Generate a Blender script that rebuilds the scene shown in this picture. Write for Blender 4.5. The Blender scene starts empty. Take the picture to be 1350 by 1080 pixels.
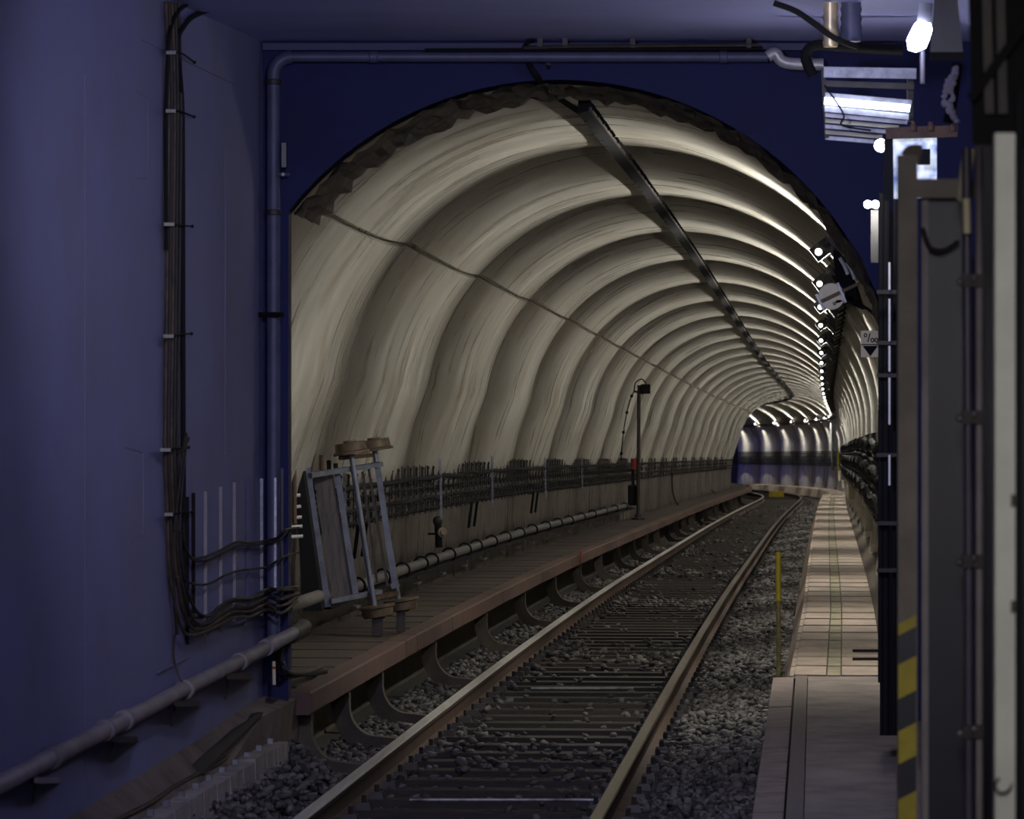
import bpy, math, random
import numpy as np
from mathutils import Vector, Matrix

# ------------------------------------------------------------------ camera, world, light, exposure
SC = bpy.context.scene
COL = SC.collection
FPX = 5300.0                       # focal length in pixels of a 1350x1080 frame
CAMZ = 2.08
cd = bpy.data.cameras.new('camera')
cam = bpy.data.objects.new('camera', cd)
COL.objects.link(cam)
cam.location = (0, 0, CAMZ)
cam.rotation_euler = (math.pi / 2, 0, 0)
cd.sensor_fit = 'HORIZONTAL'
cd.sensor_width = 36.0
cd.lens = FPX / 1350 * 36.0
cd.clip_start = 0.1
cd.clip_end = 600
cd.dof.use_dof = True
cd.dof.focus_distance = 34.0
cd.dof.aperture_fstop = 9.0
SC.camera = cam

SC.view_settings.view_transform = 'Standard'
SC.view_settings.look = 'None'
SC.view_settings.exposure = 0.0
SC.view_settings.gamma = 1.0
SC.view_settings.use_curve_mapping = False
SC.cycles.use_denoising = True
SC.cycles.sample_clamp_indirect = 4.0
SC.cycles.max_bounces = 6
SC.cycles.diffuse_bounces = 3
SC.cycles.glossy_bounces = 3

world = bpy.data.worlds.new('world')
SC.world = world
world.use_nodes = True
world.node_tree.nodes['Background'].inputs[0].default_value = (0.25, 0.28, 0.7, 1)
world.node_tree.nodes['Background'].inputs[1].default_value = 0.012


def area_light(name, loc, target, size, size_y, power, color, spread=180):
    l = bpy.data.lights.new(name, 'AREA')
    l.shape = 'RECTANGLE'
    l.size, l.size_y = size, size_y
    l.energy = power
    l.spread = math.radians(spread)
    l.color = color
    o = bpy.data.objects.new(name, l)
    COL.objects.link(o)
    o.location = loc
    o.rotation_euler = (Vector(target) - Vector(loc)).to_track_quat('-Z', 'Y').to_euler()
    return o


# unseen fill lamps added to light the station box, standing in for station light
area_light('wall_fill', (0.5, 12.6, 3.85), (-1.9, 17.0, 0.6), 0.4, 1.0, 13, (0.46, 0.45, 1.0), 120)  # added bluish fill for the left wall
area_light('front_fill', (0.2, -3.0, 3.8), (0.2, 26, 0.0), 2.0, 1.0, 130, (0.62, 0.62, 1.0))  # added bluish fill from behind the camera
area_light('gate_fill', (0.2, 2.5, 3.2), (1.3, 10.5, 1.5), 0.4, 1.2, 6, (1.0, 0.95, 0.95), 45)  # added to brighten the gate posts
# unseen fill lamp added over the track to brighten the tunnel mouth
area_light('mouth_fill', (-0.2, 14.0, 3.85), (0.6, 26, 1.9), 0.25, 0.25, 34, (0.66, 0.67, 1.0), 75)
# blue light of the next station spilling into the far end of the tunnel
LAMP_POWER = 5800.0

rnd = random.Random(7)
rng = np.random.default_rng(7)


# ------------------------------------------------------------------ geometry helpers
def at(px, py, z):
    """a point of the place seen at pixel px,py at distance z"""
    return Vector(((px - 675) / FPX * z, z, CAMZ + (540 - py) / FPX * z))


def wall_at(px, py, off=0.0):
    """the same for a point on (or off metres in front of) the left wall"""
    z = (3.6404 - off) / (.0896 - (px - 675) / FPX)
    return at(px, py, z)


A0 = math.atan(.0775)


def drop(s):
    if s < 25:
        return 0.0
    if s < 55:
        return .0115 * (s - 25) ** 2 / 60
    return .1725 + .0115 * (s - 55)


def curvature(s):
    """change of heading per metre: straight, a slight bend to the right, then the long bend to the left"""
    if s < 80:
        return 0.0
    if s < 127:
        return .000136
    if s < 145:
        return 0.0
    if s < 165:
        return -(s - 145) / 20 / 260
    return -1 / 260


TAB, STEP = [], .25
_x, _y, _a = .0775 * 60 - 1.913, 60.0, A0
for _i in range(int(220 / STEP)):
    TAB.append((_x, _y, _a))
    _m = _a + curvature(60 + (_i + .5) * STEP) * STEP / 2
    _x += math.sin(_m) * STEP / math.cos(A0)
    _y += math.cos(_m) * STEP / math.cos(A0)
    _a += curvature(60 + (_i + .5) * STEP) * STEP


def frame(s):
    """centre of the track at running length s, heading to the right of straight ahead"""
    if s <= 60:
        return .0775 * s - 1.913, s, A0
    i = min(int((s - 60) / STEP), len(TAB) - 2)
    f = (s - 60) / STEP - i
    p, q = TAB[i], TAB[i + 1]
    return tuple(p[k] + (q[k] - p[k]) * f for k in range(3))


def F(s, u, v):
    x, y, a = frame(s)
    return Vector((x + u * math.cos(a), y - u * math.sin(a), -drop(s) + v))


def M(s, u=0, v=0):
    """placing matrix: local x across the track, y along it, z up"""
    p = F(s, u, v)
    return Matrix.Translation(p) @ Matrix.Rotation(-frame(s)[2], 4, 'Z')


class MB:
    def __init__(self):
        self.v, self.f, self.uv = [], [], None

    def add(self, verts, faces):
        b = len(self.v)
        self.v.extend(tuple(p) for p in verts)
        self.f.extend(tuple(i + b for i in f) for f in faces)
        return self

    def hexa(self, c):          # eight corners: bottom four round, top four round
        return self.add(c, [(3, 2, 1, 0), (4, 5, 6, 7), (0, 1, 5, 4), (1, 2, 6, 5), (2, 3, 7, 6), (3, 0, 4, 7)])

    def box(self, lo, hi, bev=0.0):
        (x0, y0, z0), (x1, y1, z1) = lo, hi
        if bev <= 0:
            return self.hexa([(x0, y0, z0), (x1, y0, z0), (x1, y1, z0), (x0, y1, z0), (x0, y0, z1), (x1, y0, z1), (x1, y1, z1), (x0, y1, z1)])
        b = bev
        rings = [(z0, b), (z0 + b, 0), (z1 - b, 0), (z1, b)]
        vs, fs = [], []
        for z, i in rings:
            vs += [(x0 + i, y0 + b, z), (x0 + b, y0 + i, z), (x1 - b, y0 + i, z), (x1 - i, y0 + b, z), (x1 - i, y1 - b, z), (x1 - b, y1 - i, z), (x0 + b, y1 - i, z), (x0 + i, y1 - b, z)]
        for k in range(3):
            for j in range(8):
                a, c = k * 8 + j, k * 8 + (j + 1) % 8
                fs.append((a, c, c + 8, a + 8))
        fs.append(tuple(range(7, -1, -1)))
        fs.append(tuple(range(24, 32)))
        return self.add(vs, fs)

    def bar(self, p, q, w, h, side=None):
        """square bar from p to q: w along side, h across both"""
        p, q = Vector(p), Vector(q)
        d = (q - p).normalized()
        side = Vector(side) if side is not None else (Vector((0, 0, 1)) if abs(d.z) < .9 else Vector((1, 0, 0))).cross(d)
        side = (side - d * side.dot(d)).normalized()
        up = d.cross(side).normalized()
        a, b = side * w / 2, up * h / 2
        return self.hexa([p - a - b, p + a - b, q + a - b, q - a - b, p - a + b, p + a + b, q + a + b, q - a + b])

    def tube(self, pts, r, n=8, cap=True):
        pts = [Vector(p) for p in pts]
        rs = r if isinstance(r, (list, tuple)) else [r] * len(pts)
        vs, fs = [], []
        d0 = (pts[1] - pts[0]).normalized()
        ref = Vector((0, 0, 1)) if abs(d0.z) < .9 else Vector((1, 0, 0))
        s = ref.cross(d0).normalized()
        for i, p in enumerate(pts):
            d = (pts[min(i + 1, len(pts) - 1)] - pts[max(i - 1, 0)])
            d = d.normalized() if d.length > 1e-9 else d0
            s = (s - d * s.dot(d))
            s = s.normalized() if s.length > 1e-6 else ref.cross(d).normalized()
            t = d.cross(s)
            for k in range(n):
                a = 2 * math.pi * k / n
                vs.append(p + (s * math.cos(a) + t * math.sin(a)) * rs[i])
        m = len(pts)
        for i in range(m - 1):
            for k in range(n):
                a, b = i * n + k, i * n + (k + 1) % n
                fs.append((a, b, b + n, a + n))
        if cap:
            fs.append(tuple(range(n - 1, -1, -1)))
            fs.append(tuple(range((m - 1) * n, m * n)))
        return self.add(vs, fs)

    def disc_stack(self, c, axis, prof, n=24):
        """lathe: prof = [(distance along axis, radius)...] about c"""
        axis = Vector(axis).normalized()
        ps = [Vector(c) + axis * t for t, _ in prof]
        ref = Vector((0, 0, 1)) if abs(axis.z) < .9 else Vector((1, 0, 0))
        s = ref.cross(axis).normalized()
        t = axis.cross(s)
        vs, fs = [], []
        for p, (_, r) in zip(ps, prof):
            for k in range(n):
                a = 2 * math.pi * k / n
                vs.append(p + (s * math.cos(a) + t * math.sin(a)) * max(r, 1e-4))
        for i in range(len(prof) - 1):
            for k in range(n):
                a, b = i * n + k, i * n + (k + 1) % n
                fs.append((a, b, b + n, a + n))
        fs.append(tuple(range(n - 1, -1, -1)))
        fs.append(tuple(range((len(prof) - 1) * n, len(prof) * n)))
        return self.add(vs, fs)

    def ball(self, c, r, n=10, m=6, sc=(1, 1, 1)):
        prof = [(-math.cos(math.pi * i / m), math.sin(math.pi * i / m)) for i in range(m + 1)]
        b = len(self.v)
        self.disc_stack((0, 0, 0), (0, 0, 1), prof, n)
        for i in range(b, len(self.v)):
            x, y, z = self.v[i]
            self.v[i] = (c[0] + x * r * sc[0], c[1] + y * r * sc[1], c[2] + z * r * sc[2])
        return self

    def sweep(self, sec, ss, closed=True):
        """section [(u, v)...] carried along the track at running lengths ss"""
        n = len(sec)
        vs = [F(s, u, v) for s in ss for u, v in sec]
        fs = []
        for i in range(len(ss) - 1):
            for k in range(n if closed else n - 1):
                a, b = i * n + k, i * n + (k + 1) % n
                fs.append((a, a + n, b + n, b))
        if closed:
            fs.append(tuple(range(n)))
            fs.append(tuple(range(len(ss) * n - 1, (len(ss) - 1) * n - 1, -1)))
        return self.add(vs, fs)

    def mesh(self, name, m, smooth=False):
        me = bpy.data.meshes.new(name)
        me.from_pydata(self.v, [], self.f)
        if smooth:
            me.polygons.foreach_set('use_smooth', [True] * len(me.polygons))
            me.set_sharp_from_angle(angle=math.radians(42))
        if m is not None:
            me.materials.append(m)
        me.update()
        return me

    def build(self, name, m, parent=None, smooth=False, keep=False):
        org = ORG.get(parent.name, Vector()) if parent is not None else None
        if org is None:
            xs = np.array(self.v)
            lo, hi = xs.min(0), xs.max(0)
            org = Vector((0, 0, 0)) if keep else Vector(((lo[0] + hi[0]) / 2, (lo[1] + hi[1]) / 2, lo[2]))
        self.v = [(x - org.x, y - org.y, z - org.z) for x, y, z in self.v]
        o = bpy.data.objects.new(name, self.mesh(name, m, smooth))
        COL.objects.link(o)
        ORG[o.name] = org
        if parent is not None:
            o.parent = parent
        else:
            o.location = org
        return o


ORG = {}


def tag(o, label=None, cat=None, group=None, kind=None):
    for k, v in (('label', label), ('category', cat), ('group', group), ('kind', kind)):
        if v:
            o[k] = v
    return o


def empty(name, loc, label=None, cat=None, group=None, kind=None):
    o = bpy.data.objects.new(name, None)
    COL.objects.link(o)
    o.location = loc
    o.empty_display_size = .1
    ORG[o.name] = Vector(loc)
    return tag(o, label, cat, group, kind)


def place(name, me, mw, parent=None):
    """an object that shares the mesh me, standing at the world matrix mw (mesh in local coordinates)"""
    o = bpy.data.objects.new(name, me)
    COL.objects.link(o)
    if parent is not None:
        o.parent = parent
        mw = Matrix.Translation(-ORG[parent.name]) @ mw
    o.matrix_local = mw
    ORG[o.name] = ORG[parent.name] if parent is not None else mw.translation.copy()
    return o


def span(a, b, step):
    n = max(1, int(round((b - a) / step)))
    return [a + (b - a) * i / n for i in range(n + 1)]


def smooth_path(pts, k=6):
    """Catmull-Rom through the points"""
    P = [Vector(p) for p in pts]
    out = []
    for i in range(len(P) - 1):
        p0, p1, p2, p3 = P[max(i - 1, 0)], P[i], P[i + 1], P[min(i + 2, len(P) - 1)]
        for j in range(k):
            t = j / k
            out.append(.5 * ((2 * p1) + (p2 - p0) * t + (2 * p0 - 5 * p1 + 4 * p2 - p3) * t * t + (3 * p1 - p0 - 3 * p2 + p3) * t ** 3))
    out.append(P[-1])
    return out


# ------------------------------------------------------------------ materials
def nodes_of(name):
    m = bpy.data.materials.new(name)
    m.use_nodes = True
    nt = m.node_tree
    return m, nt, nt.nodes['Principled BSDF']


def mix_rgb(nt, fac, a, b, mode='MIX'):
    n = nt.nodes.new('ShaderNodeMix')
    n.data_type = 'RGBA'
    n.blend_type = mode
    for sock, val in ((n.inputs['Factor'], fac), (n.inputs[6], a), (n.inputs[7], b)):
        if hasattr(val, 'links') or isinstance(val, bpy.types.NodeSocket):
            nt.links.new(val, sock)
        else:
            sock.default_value = val if not isinstance(val, tuple) else (*val[:3], 1)
    return n.outputs[2]


def noise(nt, vec, scale, detail=4, rough=.55, mapping=None):
    t = nt.nodes.new('ShaderNodeTexNoise')
    t.inputs['Scale'].default_value = scale
    t.inputs['Detail'].default_value = detail
    t.inputs['Roughness'].default_value = rough
    if mapping is not None:
        mp = nt.nodes.new('ShaderNodeMapping')
        mp.inputs['Scale'].default_value = mapping
        nt.links.new(vec, mp.inputs[0])
        vec = mp.outputs[0]
    nt.links.new(vec, t.inputs['Vector'])
    return t.outputs['Fac']


def ramp(nt, fac, stops):
    r = nt.nodes.new('ShaderNodeValToRGB')
    el = r.color_ramp.elements
    while len(el) < len(stops):
        el.new(.5)
    for e, (p, c) in zip(el, stops):
        e.position = p
        e.color = (c, c, c, 1) if not isinstance(c, tuple) else (*c, 1)
    nt.links.new(fac, r.inputs[0])
    return r.outputs[0]


def coord(nt, which='Object'):
    return nt.nodes.new('ShaderNodeTexCoord').outputs[which]


def mat(name, c, rough=.7, metal=0.0, c2=None, scale=6.0, bump=0.0, bscale=40.0, stretch=None, spec=.5):
    m, nt, b = nodes_of(name)
    b.inputs['Base Color'].default_value = (*c, 1)
    b.inputs['Roughness'].default_value = rough
    b.inputs['Metallic'].default_value = metal
    b.inputs['Specular IOR Level'].default_value = spec
    oc = coord(nt)
    if c2 is not None:
        f = ramp(nt, noise(nt, oc, scale, 5, .6, stretch), [(.35, 0.0), (.68, 1.0)])
        nt.links.new(mix_rgb(nt, f, c, c2), b.inputs['Base Color'])
    if bump > 0:
        bn = nt.nodes.new('ShaderNodeBump')
        bn.inputs['Strength'].default_value = bump
        bn.inputs['Distance'].default_value = .01
        nt.links.new(noise(nt, oc, bscale, 4), bn.inputs['Height'])
        nt.links.new(bn.outputs[0], b.inputs['Normal'])
    return m


def glow(name, c, strength):
    m, nt, b = nodes_of(name)
    b.inputs['Base Color'].default_value = (*c, 1)
    b.inputs['Emission Color'].default_value = (*c, 1)
    b.inputs['Emission Strength'].default_value = strength
    return m


MT = {
    'black': mat('black_rubber', (.008, .008, .009), .8, spec=.2),
    'cable': mat('cable_sheath', (.016, .013, .011), .6, c2=(.035, .027, .018), scale=9),
    'rope': mat('brown_cable', (.095, .062, .034), .6, c2=(.022, .016, .012), scale=12),
    'dark_steel': mat('dark_steel', (.03, .028, .028), .55, .3, c2=(.055, .045, .036), scale=10),
    'steel': mat('galvanised_steel', (.42, .43, .46), .42, .75, c2=(.22, .22, .24), scale=14, bump=.15),
    'chrome': mat('bright_clip_steel', (.78, .79, .80), .35, .35),
    'rust': mat('rusty_steel', (.13, .075, .04), .75, .25, c2=(.06, .04, .03), scale=14, bump=.3),
    'wheel': mat('rusted_wheel_steel', (.15, .11, .065), .6, .3, c2=(.07, .05, .033), scale=10, bump=.2),
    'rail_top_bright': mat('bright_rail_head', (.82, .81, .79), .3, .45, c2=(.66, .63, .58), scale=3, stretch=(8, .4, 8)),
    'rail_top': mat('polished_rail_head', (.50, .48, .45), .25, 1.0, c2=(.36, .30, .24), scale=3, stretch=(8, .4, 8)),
    'rail': mat('brown_rail_web', (.12, .075, .05), .65, .2, c2=(.06, .042, .032), scale=10),
    'sleeper': mat('dark_oiled_sleeper', (.036, .027, .020), .75, c2=(.015, .012, .010), scale=8, bump=.4, bscale=25, stretch=(1, 6, 6)),
    'edge': mat('red_brown_kerb_concrete', (.125, .072, .056), .75, c2=(.085, .052, .042), scale=4, bump=.25),
    'plank': mat('grey_brown_cover_slab', (.075, .054, .043), .8, c2=(.042, .032, .027), scale=3, bump=.3),
    'bracket': mat('dark_concrete_bracket', (.10, .08, .058), .8, c2=(.055, .045, .036), scale=5, bump=.3),
    'kerb': mat('pale_kerb_stone', (.42, .38, .34), .8, c2=(.25, .22, .2), scale=6, bump=.3),
    'cover': mat('walkway_cover_slab', (.46, .375, .30), .8, c2=(.29, .235, .19), scale=2.5, bump=.25),
    'moss': mat('stained_cover_strip', (.40, .36, .24), .8, c2=(.18, .17, .11), scale=2.0, bump=.25),
    'screed': mat('worn_screed', (.30, .25, .215), .8, c2=(.17, .14, .125), scale=3.5, bump=.35, bscale=18),
    'brick': mat('brown_clinker', (.28, .22, .19), .75, c2=(.18, .14, .125), scale=5, bump=.2),
    'yellow': mat('yellow_paint', (.62, .50, .02), .5, c2=(.40, .32, .03), scale=12),
    'red': mat('red_paint', (.35, .04, .035), .5),
    'white': mat('white_enamel', (.88, .79, .52), .4, c2=(.72, .63, .40), scale=9),
    'amber': mat('brown_bar_paint', (.13, .075, .02), .5),
    'cream': mat('cream_box_paint', (.50, .48, .36), .6, c2=(.36, .34, .25), scale=6),
    'pale': mat('pale_post_paint', (.68, .68, .58), .55, c2=(.52, .52, .45), scale=4),
    'frame': mat('grey_brown_frame_paint', (.30, .26, .215), .6, c2=(.17, .145, .125), scale=5),
    'navy': mat('navy_panel_paint', (.016, .016, .034), .35, c2=(.009, .009, .018), scale=3),
    'pipe': mat('grey_pipe_paint', (.33, .29, .30), .5, c2=(.22, .19, .19), scale=5),
    'blue_pipe': mat('blue_grey_pipe_paint', (.085, .09, .17), .5, c2=(.055, .06, .11), scale=5),
    'riser': mat('purple_grey_pipe_paint', (.10, .09, .13), .4, c2=(.06, .055, .08), scale=6),
    'silver': mat('pale_alloy', (.60, .58, .60), .4, .3, c2=(.42, .40, .42), scale=12),
    'gold': mat('foil_duct', (.75, .62, .38), .35, .55),
    'deck': mat('trolley_deck_board', (.13, .11, .105), .7, c2=(.07, .065, .075), scale=5, stretch=(6, 6, .8), bump=.2),
    'dirt': mat('brown_dust_ledge', (.20, .155, .12), .9, c2=(.10, .08, .065), scale=4, bump=.4),
    'bulb': glow('lit_tunnel_lamp', (1.0, .95, .87), LAMP_POWER),
    'glow_dot': glow('lamp_glow_dot', (1.0, .95, .85), 5.0),  # glow of the added cap on the lamp cheek
    'cool_bulb': glow('lit_cool_lamp', (.52, .56, 1.0), 190.0),
    'spot_bulb': glow('lit_small_lamp', (.95, .92, .90), 560.0),
    'cool_tube': glow('lit_cool_tube', (.70, .78, 1.0), 8.0),
    }


def wall_material():
    m, nt, b = nodes_of('painted_blue_grey_concrete')
    oc = coord(nt)
    f = ramp(nt, noise(nt, oc, 1.3, 5, .6), [(.35, 0.0), (.7, 1.0)])
    base = mix_rgb(nt, f, (.20, .21, .40), (.185, .18, .31))
    f2 = ramp(nt, noise(nt, oc, 3.0, 6, .65, (3, 1, .35)), [(.58, 0.0), (.8, .55)])
    base = mix_rgb(nt, f2, base, (.20, .16, .15))
    nt.links.new(base, b.inputs['Base Color'])
    b.inputs['Roughness'].default_value = .6
    bn = nt.nodes.new('ShaderNodeBump')
    bn.inputs['Strength'].default_value = .12
    bn.inputs['Distance'].default_value = .01
    nt.links.new(noise(nt, oc, 30), bn.inputs['Height'])
    nt.links.new(bn.outputs[0], b.inputs['Normal'])
    return m


def lining_material():
    """UV: x runs along one ring (0..1), y runs round the arch in metres"""
    m, nt, b = nodes_of('glossy_tunnel_lining')
    uv = coord(nt, 'UV')
    ob = coord(nt, 'Object')
    # streaks that run round the arch
    st = ramp(nt, noise(nt, uv, 1.0, 6, .62, (26, .55, 1)), [(.36, 0.0), (.64, 1.0)])
    base = mix_rgb(nt, st, (.30, .29, .245), (.52, .505, .45))
    blot = ramp(nt, noise(nt, ob, 1.6, 6, .65), [(.42, 0.0), (.72, .75)])
    base = mix_rgb(nt, blot, base, (.28, .265, .225))
    # fine dark formwork lines round the arch
    ln = ramp(nt, noise(nt, uv, 1.0, 3, .5, (42, .16, 1)), [(.0, 0.0), (.61, 0.0), (.68, .85)])
    base = mix_rgb(nt, ln, base, (.17, .155, .12))
    # brown run-off stains
    run = ramp(nt, noise(nt, uv, 1.0, 5, .6, (9, .9, 1)), [(.54, 0.0), (.74, .8)])
    base = mix_rgb(nt, run, base, (.22, .175, .11))
    # soot and run-off at the ring joints, widened as painted shade between the lamps
    sj = nt.nodes.new('ShaderNodeSeparateXYZ')
    nt.links.new(uv, sj.inputs[0])
    fr = nt.nodes.new('ShaderNodeMath')
    fr.operation = 'PINGPONG'
    fr.inputs[1].default_value = .5
    nt.links.new(sj.outputs['X'], fr.inputs[0])
    wob = nt.nodes.new('ShaderNodeMath')
    wob.operation = 'MULTIPLY_ADD'
    wob.inputs[1].default_value = .16
    nt.links.new(noise(nt, uv, 1.0, 5, .6, (7, .7, 1)), wob.inputs[0])
    nt.links.new(fr.outputs[0], wob.inputs[2])
    sf = ramp(nt, wob.outputs[0], [(.06, .9), (.27, 0.0)])
    base = mix_rgb(nt, sf, base, (.13, .115, .085))
    # dusty brown foot of the wall
    sx = nt.nodes.new('ShaderNodeSeparateXYZ')
    nt.links.new(uv, sx.inputs[0])
    mr = nt.nodes.new('ShaderNodeMapRange')
    mr.inputs['From Min'].default_value = 2.12
    mr.inputs['From Max'].default_value = 1.82
    nt.links.new(sx.outputs['Y'], mr.inputs['Value'])
    dirt = nt.nodes.new('ShaderNodeMath')
    dirt.operation = 'MULTIPLY'
    dirt.inputs[1].default_value = .9
    nt.links.new(mr.outputs[0], dirt.inputs[0])
    base = mix_rgb(nt, dirt.outputs[0], base, (.062, .051, .045))
    nt.links.new(base, b.inputs['Base Color'])
    rr = nt.nodes.new('ShaderNodeMapRange')
    rr.inputs['To Min'].default_value = .24
    rr.inputs['To Max'].default_value = .42
    nt.links.new(st, rr.inputs['Value'])
    nt.links.new(rr.outputs[0], b.inputs['Roughness'])
    bn = nt.nodes.new('ShaderNodeBump')
    bn.inputs['Strength'].default_value = .25
    bn.inputs['Distance'].default_value = .008
    nt.links.new(noise(nt, uv, 1.0, 5, .6, (30, .8, 1)), bn.inputs['Height'])
    nt.links.new(bn.outputs[0], b.inputs['Normal'])
    return m


def stone_material(name, lo, hi):
    m, nt, b = nodes_of(name)
    oi = nt.nodes.new('ShaderNodeNewGeometry').outputs['Random Per Island']
    c = ramp(nt, oi, [(0.0, lo), (.55, tuple((a + d) / 2 for a, d in zip(lo, hi))), (1.0, hi)])
    nt.links.new(c, b.inputs['Base Color'])
    b.inputs['Roughness'].default_value = .75
    return m


def sign_face():
    m, nt, b = nodes_of('backlit_sign_face')
    c = ramp(nt, noise(nt, coord(nt), 9, 4, .6), [(.38, (.10, .17, .38)), (.60, (.85, .92, 1.0))])
    nt.links.new(c, b.inputs['Base Color'])
    nt.links.new(c, b.inputs['Emission Color'])
    b.inputs['Emission Strength'].default_value = .9
    return m


MT['lit_sign'] = sign_face()
MT['wall'] = wall_material()
MT['ceiling'] = mat('painted_ceiling', (.40, .42, .84), .6, c2=(.33, .35, .70), scale=1.2, bump=.1)
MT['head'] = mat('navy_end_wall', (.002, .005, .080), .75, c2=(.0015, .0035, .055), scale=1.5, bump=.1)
MT['lining'] = lining_material()
MT['rim'] = mat('broken_brown_concrete', (.11, .082, .052), .9, c2=(.035, .027, .02), scale=7, bump=1.0, bscale=9)
MT['stone'] = stone_material('ballast_stone', (.013, .0125, .012), (.165, .152, .14))
MT['bed'] = mat('ballast_bed', (.045, .04, .036), .95, c2=(.02, .018, .017), scale=14, bump=1.0, bscale=22)

# ------------------------------------------------------------------ the setting: station box
ZH = 24.0                                            # plane of the end wall


def wall_x(z):
    return -3.6404 + .0896 * z


def ceil_z(z):
    return CAMZ + 2.197 + .0236 * (z - 24)


def base_z(z):
    return CAMZ - 1.712 + .0236 * (z - 24)


mb = MB()
for a, b in ((-4.0, ZH),):
    mb.hexa([(wall_x(a) - .25, a, base_z(a) - 1.2), (wall_x(a), a, base_z(a) - 1.2), (wall_x(b), b, base_z(b) - 1.2), (wall_x(b) - .25, b, base_z(b) - 1.2),
             (wall_x(a) - .25, a, ceil_z(a)), (wall_x(a), a, ceil_z(a)), (wall_x(b), b, ceil_z(b)), (wall_x(b) - .25, b, ceil_z(b))])
wl = tag(mb.build('wall_left', MT['wall'], keep=True), kind='structure')
# thin shuttering joints and the outlines of filled openings stand a little proud of the wall
MT['seam'] = mat('wall_seam', (.19, .18, .25), .8)
for pts in (((185.6, 52), (312, 112.6)), ((112, 100), (112, 1050)), ((297, 195), (297, 600)), ((178, 120), (195, 130), (195, 235), (178, 236)), ((166, 590), (189, 597), (189, 705), (170, 715))):
    for p, q in zip(pts, pts[1:]):
        MB().bar(wall_at(*p, .0008), wall_at(*q, .0008), .007, .004, (0, .2, 1) if abs(p[0] - q[0]) > 20 else (.0896, 1, 0)).build('joint', MT['seam'], wl)

XR = lambda z: .85 + .0896 * z
mb = MB().hexa([(XR(-4), -4, -.6), (XR(-4) + .25, -4, -.6), (XR(ZH) + .25, ZH, -.6), (XR(ZH), ZH, -.6), (XR(-4), -4, ceil_z(-4)), (XR(-4) + .25, -4, ceil_z(-4)), (XR(ZH) + .25, ZH, ceil_z(ZH)), (XR(ZH), ZH, ceil_z(ZH))])
tag(mb.build('wall_right', MT['navy'], keep=True), kind='structure')
mb = MB().hexa([(wall_x(-4) - .25, -4, ceil_z(-4)), (XR(-4) + .25, -4, ceil_z(-4)), (XR(ZH) + .25, ZH, ceil_z(ZH)), (wall_x(ZH) - .25, ZH, ceil_z(ZH)),
                (wall_x(-4) - .25, -4, ceil_z(-4) + .3), (XR(-4) + .25, -4, ceil_z(-4) + .3), (XR(ZH) + .25, ZH, ceil_z(ZH) + .3), (wall_x(ZH) - .25, ZH, ceil_z(ZH) + .3)])
ce = tag(mb.build('ceiling', MT['ceiling'], keep=True), kind='structure')

# end wall with the tunnel opening; the opening is an arch cut by a straight jamb
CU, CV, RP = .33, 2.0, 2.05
XC = frame(ZH)[0]


def opening():
    pts = []
    ju = -1.283
    a0 = math.acos((ju - CU) / RP)
    pts.append((XC + ju, -.6))
    n = 44
    a1 = math.asin((1.9 - CV) / RP)
    for i in range(n + 1):
        a = a0 + (a1 - a0) * i / n
        pts.append((XC + CU + RP * math.cos(a), CV + RP * math.sin(a)))
    pts.append((XC + CU + RP + .0, -.6))
    return pts


op = opening()
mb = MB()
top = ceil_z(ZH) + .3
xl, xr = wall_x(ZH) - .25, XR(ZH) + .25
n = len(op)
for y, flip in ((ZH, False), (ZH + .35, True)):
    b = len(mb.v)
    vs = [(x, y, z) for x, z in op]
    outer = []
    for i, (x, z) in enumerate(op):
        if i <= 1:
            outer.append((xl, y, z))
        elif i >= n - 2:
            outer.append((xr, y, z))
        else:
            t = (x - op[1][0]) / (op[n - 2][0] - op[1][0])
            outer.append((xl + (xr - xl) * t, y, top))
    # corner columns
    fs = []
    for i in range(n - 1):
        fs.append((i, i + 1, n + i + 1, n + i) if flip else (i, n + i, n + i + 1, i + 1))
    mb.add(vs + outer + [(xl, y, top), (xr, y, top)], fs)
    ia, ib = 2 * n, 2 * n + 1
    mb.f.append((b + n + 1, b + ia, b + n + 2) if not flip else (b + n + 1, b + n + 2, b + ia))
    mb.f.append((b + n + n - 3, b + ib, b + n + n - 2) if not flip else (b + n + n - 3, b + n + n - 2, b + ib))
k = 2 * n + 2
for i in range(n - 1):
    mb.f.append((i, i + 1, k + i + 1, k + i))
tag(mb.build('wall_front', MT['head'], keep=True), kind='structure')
# lintel strip under the ceiling and the recess line
mb = MB().hexa([at(346, 66, 23.99), at(1180, 66, 23.99), at(1180, 66, 23.9), at(346, 66, 23.9), at(346, 57, 23.99), at(1180, 57, 23.99), at(1180, 57, 23.9), at(346, 57, 23.9)])
tag(mb.build('trim_1', mat('dark_lintel_paint', (.06, .06, .13), .7), keep=True), kind='structure')

# rough collar of broken concrete between end wall and lining
mb = MB()
n1, n2 = 90, 6
a0 = math.acos((-1.283 - CU) / RP)
vs, fs = [], []
for j in range(n2 + 1):
    s = ZH + .02 + (25.05 - ZH) * j / n2
    for i in range(n1 + 1):
        a = a0 + (-.15 - a0) * i / n1
        r = RP - .004 + (rnd.uniform(-.045, -.002) if j == 0 else rnd.uniform(-.04, .02)) - .03 * j / n2
        vs.append((F(s, CU + r * math.cos(a), CV + r * math.sin(a))))
for j in range(n2):
    for i in range(n1):
        q = j * (n1 + 1) + i
        fs.append((q, q + 1, q + n1 + 2, q + n1 + 1))
mb.add(vs, fs)
tag(mb.build('trim_2', MT['rim'], keep=True), kind='structure')

# ------------------------------------------------------------------ tunnel lining: one part per ring
RING, S0 = 6.6, 25.0
NR = 28
AMP = .17


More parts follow.
